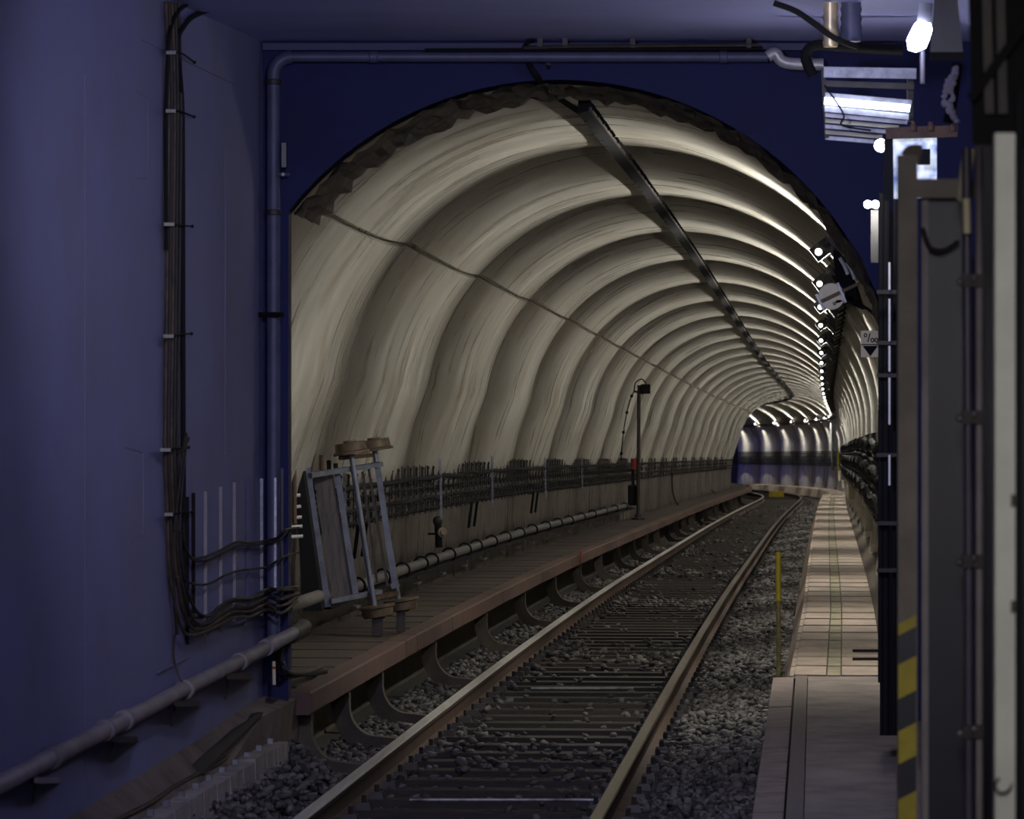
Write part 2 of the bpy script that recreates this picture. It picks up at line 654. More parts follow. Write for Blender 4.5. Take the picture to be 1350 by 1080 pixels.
def profile():
    """left foot -> crown -> right foot: list of (u, v, nu, nv, length, groove, amp)"""
    pts = [(-2.08, -.5), (-2.08, .3), (-2.06, 1.0), (-2.0, 1.5), (-1.87, 1.95)]
    a0, a1 = math.radians(171), math.radians(6)
    arc = []
    N = 40
    for i in range(N + 1):
        a = a0 + (a1 - a0) * i / N
        arc.append((CU + (2.09 if math.cos(a) < 0 else 2.20) * math.cos(a), CV + 2.06 * math.sin(a)))
    # narrow longitudinal joint in the left haunch
    out = list(pts) + arc + [(2.53, 1.6), (2.54, 1.0), (2.50, .5), (2.48, .3), (2.48, -.5)]
    res, L = [], 0.0
    for i, p in enumerate(out):
        if i:
            L += math.dist(p, out[i - 1])
        q0, q1 = out[max(i - 1, 0)], out[min(i + 1, len(out) - 1)]
        tx, ty = q1[0] - q0[0], q1[1] - q0[1]
        l = math.hypot(tx, ty)
        nu, nv = ty / l, -tx / l              # points inward
        amp = min(1.0, max(.12, (p[1] - .9) / .9)) if p[0] < 0 else 1.0
        res.append([p[0], p[1], nu, nv, L, 0.0, amp])
    # insert the joint
    for i, r in enumerate(res):
        if r[0] > -1.25 and r[1] > 2.5:
            a, c = res[i - 1], r
            new = []
            for t, g in ((.40, 0), (.42, .07), (.58, .07), (.60, 0)):
                new.append([a[j] + (c[j] - a[j]) * t for j in range(5)] + [g, 1.0])
            # make the joint about 2.5 cm wide
            mid = [(new[0][j] + new[3][j]) / 2 for j in range(5)]
            for q, k in zip(new, (-.022, -.020, .020, .022)):
                q[0], q[1], q[4] = mid[0] + k * -mid[3], mid[1] + k * mid[2], mid[4] + k
            res[i:i] = new
            break
    return res


PROF = profile()
tl = empty('tunnel_lining', F(S0, 0, 0), kind='structure')
ND = 22
for r in range(NR):
    vs, fs, uvs = [], [], []
    np_ = len(PROF)
    ts = [0, .004, .008] + [.012 + (.984) * i / ND for i in range(1, ND)] + [.996]
    for t in ts:
        s = S0 + RING * (r + t)
        if t < .006:
            inn = -.16
        else:
            inn = AMP * (math.sin(math.pi * t) ** .9) - AMP * .7
        for u, v, nu, nv, L, g, amp in PROF:
            amp = max(amp, .75) if r >= 8 else amp
            d = inn * amp - g
            vs.append(F(s, u + nu * d, v + nv * d))
            uvs.append((t, L))
    for i in range(len(ts) - 1):
        for k in range(np_ - 1):
            a = i * np_ + k
            fs.append((a, a + 1, a + np_ + 1, a + np_))
    mb = MB().add(vs, fs)
    o = mb.build('ring', MT['lining'], tl, smooth=True)
    lay = o.data.uv_layers.new(name='UVMap')
    li = np.empty(len(o.data.loops), dtype=np.int32)
    o.data.loops.foreach_get('vertex_index', li)
    # each ring gets its own shift so that no two rings carry the same stains
    arr = np.array(uvs, dtype=np.float32)[li]
    arr[:, 0] += r * 4
    arr[:, 1] += 0.0
    lay.data.foreach_set('uv', arr.ravel())
SEND = S0 + RING * NR

# the next station beyond the tunnel: end walls under blue light
mb = MB()
c0 = F(SEND + 9, 0, 0)
mb.hexa([F(SEND + 14, -9, -1.5), F(SEND + 14, 5, -1.5), F(SEND + 14.4, 5, -1.5), F(SEND + 14.4, -9, -1.5), F(SEND + 14, -9, 6), F(SEND + 14, 5, 6), F(SEND + 14.4, 5, 6), F(SEND + 14.4, -9, 6)])
tag(mb.build('wall_far', MT['ceiling'], keep=True), kind='structure')
area_light('next_station_light', F(SEND + 8, 0, 3.6), F(SEND + 14, .5, 1), 1.0, 3, 120, (.40, .34, 1.0))

# ------------------------------------------------------------------ ground
mb = MB()
ss = span(-4, SEND + 14, 2.5)
SL_TOP = -.165
mb.sweep([(-2.6, -.6), (2.6, -.6), (2.6, -.2), (1.05, -.22), (.95, -.28), (-.95, -.28), (-1.05, -.22), (-2.6, -.2)], ss)
tag(mb.build('ground', MT['bed'], keep=True), kind='structure')

# ballast: loose stones, uncountable
ico_v = []
phi = (1 + 5 ** .5) / 2
for a in (-1, 1):
    for b in (-phi, phi):
        ico_v += [(0, a, b), (a, b, 0), (b, 0, a)]
ico_v = np.array(ico_v) / math.hypot(1, phi)
# faces of the icosahedron by distance
ed = min(np.linalg.norm(ico_v[0] - ico_v[j]) for j in range(1, 12)) * 1.01
ico_f = []
for i in range(12):
    for j in range(i + 1, 12):
        for k in range(j + 1, 12):
            if all(np.linalg.norm(ico_v[p] - ico_v[q]) < ed for p, q in ((i, j), (j, k), (i, k))):
                nrm = np.cross(ico_v[j] - ico_v[i], ico_v[k] - ico_v[i])
                ico_f.append((i, j, k) if nrm @ ico_v[i] > 0 else (i, k, j))
ico_f = np.array(ico_f)

SLEEP0, SLEEPD = 19.2, .635
pos = []


def heap(u, s=99.0):
    """height of the ballast across the track"""
    au = abs(u)
    if au < .95:
        return -.235
    return -.16 + .10 * min(1, (au - .95) / .5) if u > 0 else -.17 + (.23 if s < 24.2 else .03) * min(1, max(0, (au - .95)) / .3)


for s0_, s1_, dens, r0 in ((17, 32, 430, .030), (32, 55, 330, .033), (55, 90, 160, .042), (90, 140, 60, .05)):
    area = (s1_ - s0_) * 3.0
    n_ = int(area * dens)
    S = rng.uniform(s0_, s1_, n_)
    U = rng.uniform(-1.32, 1.66, n_)
    for s, u in zip(S, U):
        if abs(abs(u) - .7525) < .10:
            continue
        ph = ((s - SLEEP0) / SLEEPD) % 1.0
        onsl = abs(ph - .5) > .5 - .13 / SLEEPD
        v = heap(u, s)
        if onsl and abs(u) < 1.05:
            # sleepers lie mostly bare in mid track, patchily covered elsewhere
            cover = .03 + .35 * (abs(u) / .75) ** 3 + .22 * (math.sin(s * .55 + u) > .6)
            if rng.uniform() > cover:
                continue
            v = -.155
        pos.append((s, u, v + rng.uniform(-.02, .022), r0 * rng.uniform(.6, 1.35)))
N = len(pos)
V = np.empty((N, 12, 3), dtype=np.float32)
for i, (s, u, v, r) in enumerate(pos):
    p = F(s, u, v)
    V[i] = (p.x, p.y, p.z)
R = np.array([p[3] for p in pos])
ang = rng.uniform(0, 2 * math.pi, N)
shape = rng.uniform(.5, 1.32, (N, 12, 1)) * ico_v[None]
shape *= np.stack([rng.uniform(.8, 1.3, N), rng.uniform(.7, 1.1, N), rng.uniform(.5, .85, N)], 1)[:, None, :]
ca, sa = np.cos(ang)[:, None], np.sin(ang)[:, None]
X, Y, Z = shape[:, :, 0].copy(), shape[:, :, 1].copy(), shape[:, :, 2]
tilt = rng.uniform(-.6, .6, N)
ct, st_ = np.cos(tilt)[:, None], np.sin(tilt)[:, None]
X, Z = X * ct - Z * st_, X * st_ + Z * ct
X, Y = X * ca - Y * sa, X * sa + Y * ca
V += (np.stack([X, Y, Z], 2) * R[:, None, None]).astype(np.float32)
Fc = (ico_f[None] + (np.arange(N) * 12)[:, None, None]).reshape(-1, 3)
me = bpy.data.meshes.new('ballast')
me.vertices.add(N * 12)
me.vertices.foreach_set('co', V.ravel())
me.loops.add(len(Fc) * 3)
me.loops.foreach_set('vertex_index', Fc.ravel().astype(np.int32))
me.polygons.add(len(Fc))
me.polygons.foreach_set('loop_start', np.arange(0, len(Fc) * 3, 3, dtype=np.int32))
me.update(calc_edges=True)
me.materials.append(MT['stone'])
bo = bpy.data.objects.new('ballast', me)
COL.objects.link(bo)
tag(bo, 'loose grey brown crushed stone ballast around the sleepers and rails', 'ballast', kind='stuff')

# ------------------------------------------------------------------ track
tr = empty('railway_track', F(24, 0, SL_TOP), 'single railway track of two rails on dark sleepers curving into the tunnel', 'track')
GA = .7525
rail_sec = [(-.068, -.155), (.068, -.155), (.068, -.146), (.014, -.128), (.010, -.045), (.034, -.034), (.0365, -.008), (.030, 0), (-.030, 0), (-.0365, -.008), (-.034, -.034), (-.010, -.045), (-.014, -.128), (-.068, -.146)]
rail_s = span(15, 140, 4) + span(140, SEND + 12, 1.5)[1:]
for sg in (-1, 1):
    mb = MB().sweep([(u + sg * GA, v) for u, v in rail_sec], rail_s)
    o = mb.build('rail', MT['rail'], tr)
    MB().sweep([(sg * GA + u, v) for u, v in ((-.0355, -.014), (.0355, -.014), (.0372, -.006), (.031, .0015), (-.031, .0015), (-.0372, -.006))], rail_s).build('rail_head', MT['rail_top' if sg > 0 else 'rail_top_bright'], o)
sm = MB()
sm.hexa([(-1.1, -.12, -.14), (1.1, -.12, -.14), (1.1, .12, -.14), (-1.1, .12, -.14), (-1.1, -.10, .0), (1.1, -.10, .0), (1.1, .10, .0), (-1.1, .10, .0)])
sme = sm.mesh('sleeper', MT['sleeper'])
ns = 0
s = SLEEP0 - SLEEPD * 4
far_sl = MB()
while s < SEND:
    if ns < 230:
        place('sleeper', sme, M(s, rnd.uniform(-.02, .02), SL_TOP + .012), tr)
    else:
        far_sl.sweep([(-1.1, SL_TOP - .12), (1.1, SL_TOP - .12), (1.1, SL_TOP + .012), (-1.1, SL_TOP + .012)], [s - .11, s + .11])
    ns += 1
    s += SLEEPD
tag(far_sl.build('far_sleeper', MT['sleeper'], tr), kind='stuff')
# fastenings: two dark spring clips with bolt at every rail seat
cl = MB()
s = SLEEP0 - SLEEPD * 4
while s < 110:
    for sg in (-1, 1):
        for k in (-1, 1):
            u = sg * GA + k * .105
            p = [F(s - .05, u - .045, -.155), F(s - .05, u + .045, -.155), F(s + .05, u + .045, -.155), F(s + .05, u - .045, -.155)]
            q = [F(s - .04, u - .035, -.112), F(s - .04, u + .035, -.112), F(s + .04, u + .035, -.112), F(s + .04, u - .035, -.112)]
            cl.hexa(p + q)
            cl.tube([F(s, u, -.115), F(s, u, -.07)], .016, 6)
    s += SLEEPD
tag(cl.build('rail_clip', MT['dark_steel'], tr), kind='stuff')
# two bare metal cross bonds between the rails
for py, x0, x1, lb in ((1055, 540, 790, 'bright bare metal bonding bar lying between the rails at the bottom edge of the view'), (908, 700, 835, 'bright bare metal bonding bar lying between the rails, the one farther into the tunnel')):
    z = 5300 * 2.19 / (py - 540)
    a, b = at(x0, py, z), at(x1, py, z)
    o = MB().tube([a, a.lerp(b, .5), b], .010, 8).build('bonding_bar', mat('broken_glint_bar', (.42, .42, .42), .4, .5, c2=(.05, .045, .04), scale=5))  # pale and dark patches paint broken highlights along the bar
    tag(o, lb, 'bar', 'bonding bars between the rails')

# yellow mark plate far down between the rails
mb = MB().hexa([F(170, -.3, -.12), F(170, .3, -.12), F(170.5, .3, -.12), F(170.5, -.3, -.12), F(170, -.3, .12), F(170, .3, .12), F(170.5, .3, .12), F(170.5, -.3, .12)])
tag(mb.build('marker_block', MT['yellow']), 'small yellow block lying between the rails far down at the bend', 'marker')

# ------------------------------------------------------------------ left walkway inside the tunnel
VW = .375
UE0, UE1 = -1.315, -1.175
wk = empty('floor_walkway', F(24.5, -1.6, VW), kind='structure')
ends = [24.15, 29.7, 30.5, 33.4] + [38.7 + 5.3 * i for i in range(30)]
for a, b in zip(ends, ends[1:]):
    g = .012
    sec = [(UE0, VW - .14), (UE1 - .012, VW - .14), (UE1, VW - .128), (UE1, VW - .012), (UE1 - .012, VW), (UE0, VW)]
    MB().sweep(sec, span(a + g, b - g, 4)).build('edge_beam', MT['edge'], wk)
# cover slabs across the walkway
s = 24.75
npl = 0
while s < 204:
    w = .98 + rnd.uniform(-.03, .03) if s < 90 else 1.9
    dv = rnd.uniform(-.001, .002)
    MB().hexa([F(s + .05, -2.0, VW - .07), F(s + .05, UE0 - .02, VW - .07), F(s + w - .05, UE0 - .02, VW - .07), F(s + w - .05, -2.0, VW - .07),
               F(s + .05, -2.0, VW - .012 + dv), F(s + .05, UE0 - .035, VW - .012 + dv), F(s + w - .05, UE0 - .035, VW - .012 + dv), F(s + w - .05, -2.0, VW - .012 + dv)]).build('slab', MT['plank'], wk)
    s += w
    npl += 1
MB().sweep([(-2.0, VW - .13), (UE0 - .025, VW - .13), (UE0 - .025, VW - .024), (-2.0, VW - .024)], span(24.6, 206, 3.6)).build('slab_bed', MT['bracket'], wk)
# back upstand under the walkway (keeps the space below in shade)
MB().sweep([(-2.05, -.4), (-1.62, -.4), (-1.62, VW - .1), (-2.05, VW - .1)], span(24.6, 206, 3.6)).build('back_wall', MT['bracket'], wk)
# curved brackets that carry the edge beam
bs = [24.45, 26.4, 28.4, 32.3, 37.2, 42.0] + [46.8 + 4.9 * i for i in range(20)]
for s in bs:
    t = .055
    outer, inner = [], []
    for i in range(9):
        a = math.pi + (math.pi / 2) * i / 8
        outer.append((-1.02 + .30 * math.cos(a), .13 + .31 * math.sin(a)))
        inner.append((-1.02 + .185 * math.cos(a), .13 + .20 * math.sin(a)))
    outer = [(-1.33, VW - .14)] + outer + [(-.82, -.185)]
    inner = [(-1.205, VW - .14)] + inner + [(-.82, -.09)]
    mb = MB()
    n = len(outer)
    vs = [F(s - t, u, v) for u, v in outer] + [F(s - t, u, v) for u, v in inner] + [F(s + t, u, v) for u, v in outer] + [F(s + t, u, v) for u, v in inner]
    fs = []
    for i in range(n - 1):
        fs += [(i, i + 1, n + i + 1, n + i), (2 * n + i, 3 * n + i, 3 * n + i + 1, 2 * n + i + 1), (i, 2 * n + i, 2 * n + i + 1, i + 1), (n + i, n + i + 1, 3 * n + i + 1, 3 * n + i)]
    fs += [(0, n, 3 * n, 2 * n), (n - 1, 3 * n - 1, 4 * n - 1, 2 * n - 1)]
    mb.add(vs, fs).build('bracket', MT['bracket'], wk, smooth=True)

# ------------------------------------------------------------------ ledge and kerb at the foot of the left wall
mb = MB()
zs = span(8, 23.2, 1.2)[:-1] + [23.2, 23.5, 24.0, 24.6]
vs, fs = [], []
for z in zs:
    xc = frame(z)[0]
    vs += [(wall_x(z) - .02, z, -.5), (wall_x(z) - .02, z, base_z(z) + .01), (xc - 1.335 + .07 * max(0, min(1, (z - 23.2) / .3)), z, .135 + .2 * max(0, min(1, (z - 22.2) / 1.2))), (xc - 1.335, z, -.5)]
for i in range(len(zs) - 1):
    for k in range(4):
        a, b = i * 4 + k, i * 4 + (k + 1) % 4
        fs.append((a, b, b + 4, a + 4))
fs += [(0, 1, 2, 3), tuple(len(vs) - 4 + k for k in (3, 2, 1, 0))]
tag(mb.add(vs, fs).build('floor_ledge', MT['dirt'], keep=True), kind='structure')
# dark cable slot beside the kerb and its lid
kb = empty('kerb', F(20, -1.27, -.1), kind='structure')
s = 15.2
while s < 23.0:
    w = .46 + rnd.uniform(-.02, .02)
    dv = rnd.uniform(-.008, .01)
    MB().hexa([F(s, -1.325, -.3), F(s, -1.20, -.3), F(s + w - .02, -1.20, -.3), F(s + w - .02, -1.325, -.3),
               F(s + .006, -1.32, .145 + dv), F(s + .006, -1.215, .145 + dv), F(s + w - .026, -1.215, .145 + dv), F(s + w - .026, -1.32, .145 + dv)]).build('kerb_stone', MT['kerb'], kb)
    MB().hexa([F(s + .16, -1.30, .145), F(s + .16, -1.27, .145), F(s + .2, -1.27, .145), F(s + .2, -1.30, .145),
               F(s + .16, -1.30, .175), F(s + .16, -1.27, .175), F(s + .2, -1.27, .175), F(s + .2, -1.30, .175)]).build('clip', MT['steel'], kb)
    s += w
o = MB().tube(smooth_path([F(q, -1.36 + .012 * math.sin(q * 3), .17) for q in span(16, 24.4, .7)], 3), .012, 6).build('cable', MT['rope'])
tag(o, 'thin brown cable lying on the ledge along the kerb stones under the blue wall', 'cable')
mb = MB().hexa([F(21.0, -1.40, .19), F(21.0, -1.33, .165), F(23.8, -1.33, .34), F(23.8, -1.39, .345), F(21.0, -1.40, .215), F(21.0, -1.33, .19), F(23.8, -1.33, .36), F(23.8, -1.39, .365)])
tag(mb.build('trough_lid', MT['dark_steel']), 'long dark trough lid on the ledge between blue wall and kerb', 'lid')

# ------------------------------------------------------------------ right walkway
RW = [(18.0, 1.60, .17, .66), (28, 1.70, .235, .63), (36, 1.75, .31, .61), (42, 1.755, .36, .61), (56, 1.765, .43, .60), (84, 1.80, .50, .60), (112, 1.85, .55, .60), (135, 1.87, .36, .60), (155, 1.88, .18, .60), (240, 1.88, .18, .60)]


def rw(s):
    for a, b in zip(RW, RW[1:]):
        if s <= b[0]:
            t = (s - a[0]) / (b[0] - a[0])
            return [a[i] + (b[i] - a[i]) * t for i in (1, 2, 3)]
    return RW[-1][1:]


rwk = empty('floor_right', F(28, 2.0, .2), kind='structure')
s, D = 28.0, .955
ksl = 0
while s < 204:
    w = D if s < 90 else 1.9
    mb = MB()
    dv = rnd.uniform(-.001, .001)
    for i, (f0, f1) in enumerate(((0, .36), (.365, .52), (.525, 1.0))):
        g = []
        for q in (s + .08, s + w - .08):
            u0, v, W = rw(q)
            g.append((q, u0 + W * f0 + .004, u0 + W * f1 - .004, v + dv + (.003 if i != 1 else 0)))
        (qa, a0_, a1_, va), (qb, b0_, b1_, vb) = g
        m2 = mb if i != 1 else MB()
        m2.hexa([F(qa, a0_, va - .06), F(qa, a1_, va - .06), F(qb, b1_, vb - .06), F(qb, b0_, vb - .06), F(qa, a0_, va), F(qa, a1_, va), F(qb, b1_, vb), F(qb, b0_, vb)])
        if i == 1:
            strip = m2
    sl = mb.build('cover_slab', MT['cover'], rwk)
    strip.build('middle_strip', MT['moss'], sl)
    # sloping side stone towards the ballast
    u0, v, W = rw(s)
    u1, v1, W1 = rw(s + w)
    MB().hexa([F(s + .06, u0 - .14, v - .34), F(s + .06, u0, v - .34), F(s + w - .06, u1, v1 - .34), F(s + w - .06, u1 - .14, v1 - .34),
               F(s + .06, u0 - .03, v + dv - .004), F(s + .06, u0, v + dv - .004), F(s + w - .06, u1, v1 + dv - .004), F(s + w - .06, u1 - .03, v1 + dv - .004)]).build('side_stone', MT['cover'], rwk)
    s += w
    ksl += 1
vs, fs = [], []
zz = span(27.9, 206, 3.4)
mb = MB()
for i, q in enumerate(zz):
    u0, v, W = rw(q)
    vs += [F(q, u0 - .02, -.4), F(q, 2.55, -.4), F(q, 2.55, v - .012), F(q, u0 + .002, v - .012)]
for i in range(len(zz) - 1):
    for k in range(4):
        a, b = i * 4 + k, i * 4 + (k + 1) % 4
        fs.append((a, a + 4, b + 4, b))
fs += [(0, 1, 2, 3), tuple(len(vs) - 4 + k for k in (3, 2, 1, 0))]
mb.add(vs, fs).build('core', MT['bracket'], rwk)
# upstand between slabs and lining
vs, fs = [], []
mb = MB()
for i, q in enumerate(zz):
    u0, v, W = rw(q)
    vs += [F(q, u0 + W, -.3), F(q, 2.56, -.3), F(q, 2.56, v + .20), F(q, u0 + W + .03, v + .04), F(q, u0 + W, v + .0)]
for i in range(len(zz) - 1):
    for k in range(5):
        a, b = i * 5 + k, i * 5 + (k + 1) % 5
        fs.append((a, a + 5, b + 5, b))
fs += [tuple(range(5)), tuple(range(len(vs) - 1, len(vs) - 6, -1))]
mb.add(vs, fs).build('upstand', MT['bracket'], rwk)

# near end: screed slab, steel channel and clinker edge
nf = empty('floor_platform_end', F(24, 1.9, .0), kind='structure')
mb = MB()
mb.hexa([F(8, 1.84, -.4), F(8, 2.7, -.4), F(27.95, 2.46, -.4), F(27.95, 1.80, -.4), F(8, 1.84, .17), F(8, 2.7, .17), F(27.95, 2.46, .235), F(27.95, 1.80, .235)])
mb.build('screed', MT['screed'], nf)
mb = MB().hexa([F(8, 1.755, -.3), F(8, 1.835, -.3), F(27.97, 1.795, -.3), F(27.97, 1.715, -.3), F(8, 1.755, .178), F(8, 1.835, .178), F(27.97, 1.795, .24), F(27.97, 1.715, .24)])
mb.build('channel', mat('grey_channel_paint', (.17, .14, .12), .8), nf)
jn = [12.0, 12.85, 13.7, 14.55, 15.4, 16.25, 17.1, 17.95, 18.85, 19.75, 20.5, 21.4, 22.3, 23.1, 25.2, 27.9]
for s, s1_ in zip(jn, jn[1:]):
    w = s1_ - s
    t0, t1 = (s - 8) / 19.97, (s + w - 8) / 19.97
    e0, e1 = 1.75 - .04 * t0, 1.75 - .04 * t1
    dv = rnd.uniform(-.006, .006)
    dv = abs(dv) * .3
    MB().hexa([F(s + .04, e0 - .18, -.3), F(s + .04, e0, -.3), F(s + w - .04, e1, -.3), F(s + w - .04, e1 - .18, -.3),
               F(s + .04, e0 - .15, .165 + .065 * t0 + dv), F(s + .04, e0 - .008, .17 + .065 * t0 + dv), F(s + w - .04, e1 - .008, .17 + .065 * t1 + dv), F(s + w - .04, e1 - .15, .165 + .065 * t1 + dv)]).build('brick', MT['brick'], nf)
MB().hexa([F(12, 1.60, -.3), F(12, 1.74, -.3), F(27.9, 1.70, -.3), F(27.9, 1.56, -.3), F(12, 1.605, .168), F(12, 1.74, .168), F(27.9, 1.70, .226), F(27.9, 1.565, .226)]).build('mortar_bed', MT['bracket'], nf)
# two dark bars lying on the slabs beside the wall
for k, (py, lb) in enumerate(((858, 'thin dark bar lying across the slabs, the upper of two by the right wall'), (869, 'thin dark bar lying across the slabs, the lower of two by the right wall'))):
    z = 5300 * (2.09 - .28) / (py - 540)
    o = MB().bar(at(1124, py, z), at(1168, py, z), .03, .02).build('iron_bar', MT['black'])
    tag(o, lb, 'bar', 'iron bars on the walkway')

# yellow pole at the end of the clinker edge
pp = empty('marker_post', at(1026, 893, 31.2), 'thin yellow marker post standing in ballast at the end of the brick edge', 'post')
a, b = at(1026.5, 897, 31.2), at(1026, 728, 31.2)
MB().tube([a, a.lerp(b, .62)], .018, 10).build('shaft', mat('dirty_yellow_paint', (.30, .25, .06), .6, c2=(.12, .10, .05), scale=20), pp, smooth=True)
MB().tube([a.lerp(b, .62), b], .022, 10).build('sleeve', MT['yellow'], pp, smooth=True)

# ------------------------------------------------------------------ tunnel lamps, one per ring, on the right haunch
lamp_r = 1.91
ang_l = math.radians(39)
for r in range(NR):
    s = S0 + RING * (r + .5)
    u, v = CU + 1.055 * lamp_r * math.cos(ang_l), CV + lamp_r * math.sin(ang_l)
    lp = empty('tunnel_lamp', F(s, u, v), 'small round lit lamp on the right haunch of the ribbed tunnel', 'lamp', 'lamps along the tunnel lining')
    n_ = (F(s, CU, CV) - F(s, u, v)).normalized()
    c = F(s, u, v)
    MB().disc_stack(c - n_ * .085, n_, [(0, .05), (.035, .05), (.045, .035), (.055, .03)], 12).build('lamp_base', MT['dark_steel'], lp, smooth=True)
    MB().ball(c, .036, 10, 6).build('lamp_bulb', MT['bulb'], lp, smooth=True)
    x_, y_, a_ = frame(s)
    fw = Vector((math.sin(a_), math.cos(a_), 0))
    sd = fw.cross(n_)
    for sg in (-1, 1):                                   # side cheeks: the light goes out as a fan across the tunnel
        q = c + fw * sg * .062
        MB().hexa([q + sd * i_ + n_ * j_ + fw * k_ for k_ in (-.004, .004) for i_, j_ in ((-.055, -.08), (.055, -.08), (.055, .074), (-.055, .074))]).build('cheek', MT['black'], lp)
    MB().disc_stack(c - fw * .066 + n_ * .03, -fw, [(0, .026), (.012, .024), (.02, .013)], 12).build('glow_dot', MT['glow_dot'], lp, smooth=True)  # added glowing dot, stands in for the bulb hidden by the cheek

# cable trays under the lamps on the right haunch
def haunch(deg, r):
    a = math.radians(deg)
    return CU + 1.055 * r * math.cos(a), CV + r * math.sin(a)


trs = span(25.2, 140, 3.3) + span(140, SEND, 1.6)[1:]
ct_ = empty('cable_tray', F(25.2, *haunch(33, 1.95)), 'dark cable tray running along the right haunch below the tunnel lamps', 'cable tray')
p0, p1, p2, p3 = haunch(36.5, 1.99), haunch(36.5, 1.90), haunch(30.5, 1.90), haunch(30.5, 1.99)
MB().sweep([haunch(36.8, 2.0), haunch(36.8, 1.93), haunch(36.2, 1.93), haunch(35.9, 1.985), haunch(33.6, 1.985), haunch(33.4, 1.94), haunch(33.0, 1.94), haunch(33.0, 2.0)], trs).build('channel', MT['dark_steel'], ct_)
s = 25.6
while s < 130:
    MB().hexa([F(s, *haunch(37.5, 1.91)), F(s, *haunch(37.5, 2.03)), F(s + .05, *haunch(37.5, 2.03)), F(s + .05, *haunch(37.5, 1.91)),
               F(s, *haunch(32.4, 1.93)), F(s, *haunch(32.4, 2.03)), F(s + .05, *haunch(32.4, 2.03)), F(s + .05, *haunch(32.4, 1.93))]).build('strap', MT['dark_steel'], ct_)
    s += 1.65
for i, dg in enumerate((35.6, 34.8, 34.0)):
    pts = [F(q, *haunch(dg + .25 * math.sin(q * .9 + i), 1.955)) for q in span(25.2, 150, 1.1)]
    o = MB().tube(pts, .028, 7).build('tray_cable', MT['black'], smooth=True)
    tag(o, 'black cable in the tray under the tunnel lamps, ' + ('nearest the lamps', 'middle of three', 'farthest below the lamps')[i], 'cable', 'cables in the lamp tray')

# crown conductor: flat bar on insulators
cr = empty('crown_cable_rail', F(25, .42, 3.95), 'dark cable rail with a row of saddles along the tunnel crown', 'cable rail')
UC, VC = .40, CV + 1.98
MB().sweep([(UC - .03, VC - .045), (UC + .045, VC - .03), (UC + .045, VC), (UC - .03, VC)], trs).build('rail_bar', MT['black'], cr)
MB().sweep([(UC + .03, VC - .03), (UC + .055, VC - .03), (UC + .055, VC - .005), (UC + .03, VC - .005)], trs).build('lead_cable', MT['dark_steel'], cr)
sad = MB()
sad.hexa([(-.03, -.02, -.05), (.08, -.02, -.01), (.08, .02, -.01), (-.03, .02, -.05), (-.03, -.02, .07), (.03, -.02, .07), (.03, .02, .07), (-.03, .02, .07)])
sdm = sad.mesh('saddle', MT['black'])
s = 25.3
while s < 208:
    place('saddle', sdm, M(s, UC, VC), cr)
    s += .62 if s < 120 else 1.4
# its feed from the end wall down to the crown
o = MB().tube(smooth_path([at(697, 84, 23.93), at(708, 101, 23.94), at(722, 117, 24.4), at(732, 126, 25.2), F(26, UC, VC - .02)], 5), .02, 8).build('feed_cable', MT['black'], smooth=True)
tag(o, 'black cable dropping from the pipe over the arch to the crown rail', 'cable')
o = MB().tube([at(723, 84, 23.9), at(724, 100, 24.2), at(733, 122, 25.2)], .012, 6).build('stay_rod', MT['dark_steel'])
tag(o, 'thin dark stay rod beside the black cable at the top of the arch', 'rod')

# ------------------------------------------------------------------ cable rack on the left tunnel wall
def left_wall_u(v):
    return -2.05 + (v - 1.0) * .12 if v < 1.5 else -1.99 + (v - 1.5) * .29


for i, (v, r) in enumerate(((1.45, .022), (1.36, .008), (1.25, .017), (1.15, .015))):
    pts = [F(q, left_wall_u(v) + .05, v + .012 * math.sin(q * 1.9 + i) - (.0035 * (q - 31) if q < 60 else .10) * (0.0)) for q in span(30.3, 168, 1.5)] + [F(q, left_wall_u(v) + .05, v) for q in span(170, 208, 2)]
    o = MB().tube(pts, r, 7).build('wall_cable', MT['black'], smooth=True)
    tag(o, ('thick black cable on the left tunnel wall rack, topmost of four', 'thin black cable on the left tunnel wall rack, second from top', 'thinnest black cable on the left tunnel wall rack, third from top', 'black cable on the left tunnel wall rack, lowest of four')[i], 'cable', 'cables on the left wall rack')
hk = MB()
hk.bar((.012, 0, -.23), (.012, 0, .25), .012, .012)
for v0_, v1_ in ((.12, .235), (-.035, .07), (-.205, -.115)):
    hk.bar((.035, 0, v0_), (.035, 0, v1_), .024, .02)
for v in (.165, .03, -.06, -.17):
    hk.bar((.01, 0, v - .03), (.06, 0, v - .03), .016, .012)
    hk.ball((.045, -.02, v + .05), .012, 6, 4)
hkm = hk.mesh('bracket', MT['dark_steel'])
s = 30.6
while s < 150:
    o = place('cable_bracket', hkm, M(s, left_wall_u(1.33), 1.33))
    tag(o, 'dark comb bracket carrying the cables on the left tunnel wall', 'bracket', 'comb brackets of the left wall rack')
    s += .55 if s < 84 else 1.6
# a few brighter rack posts
pm = MB().bar((.085, 0, -.30), (.07, 0, .30), .02, .02)
pmm = pm.mesh('post', MT['steel'])
for s in (32.2, 40.3, 46.6, 55.5, 64):
    o = place('rack_post', pmm, M(s, left_wall_u(1.33), 1.33))
    tag(o, 'pale steel strut standing across the cable rack on the left tunnel wall', 'strut', 'pale struts of the left wall rack')
for k, s in enumerate((33.6, 34.2, 44.5, 45.2, 54.0, 54.8)):
    o = MB().bar(F(s, left_wall_u(1.1) + .05, 1.12), F(s, left_wall_u(.8) + .05, .84), .03, .03).build('hanger_strap', MT['black'])
    tag(o, 'dark strap hanging below the left wall cable rack, ' + ('left one above the valve', 'right one above the valve', 'left one of the middle pair', 'right one of the middle pair', 'left one nearest the pole', 'right one nearest the pole')[k], 'strap', 'straps below the left wall rack')

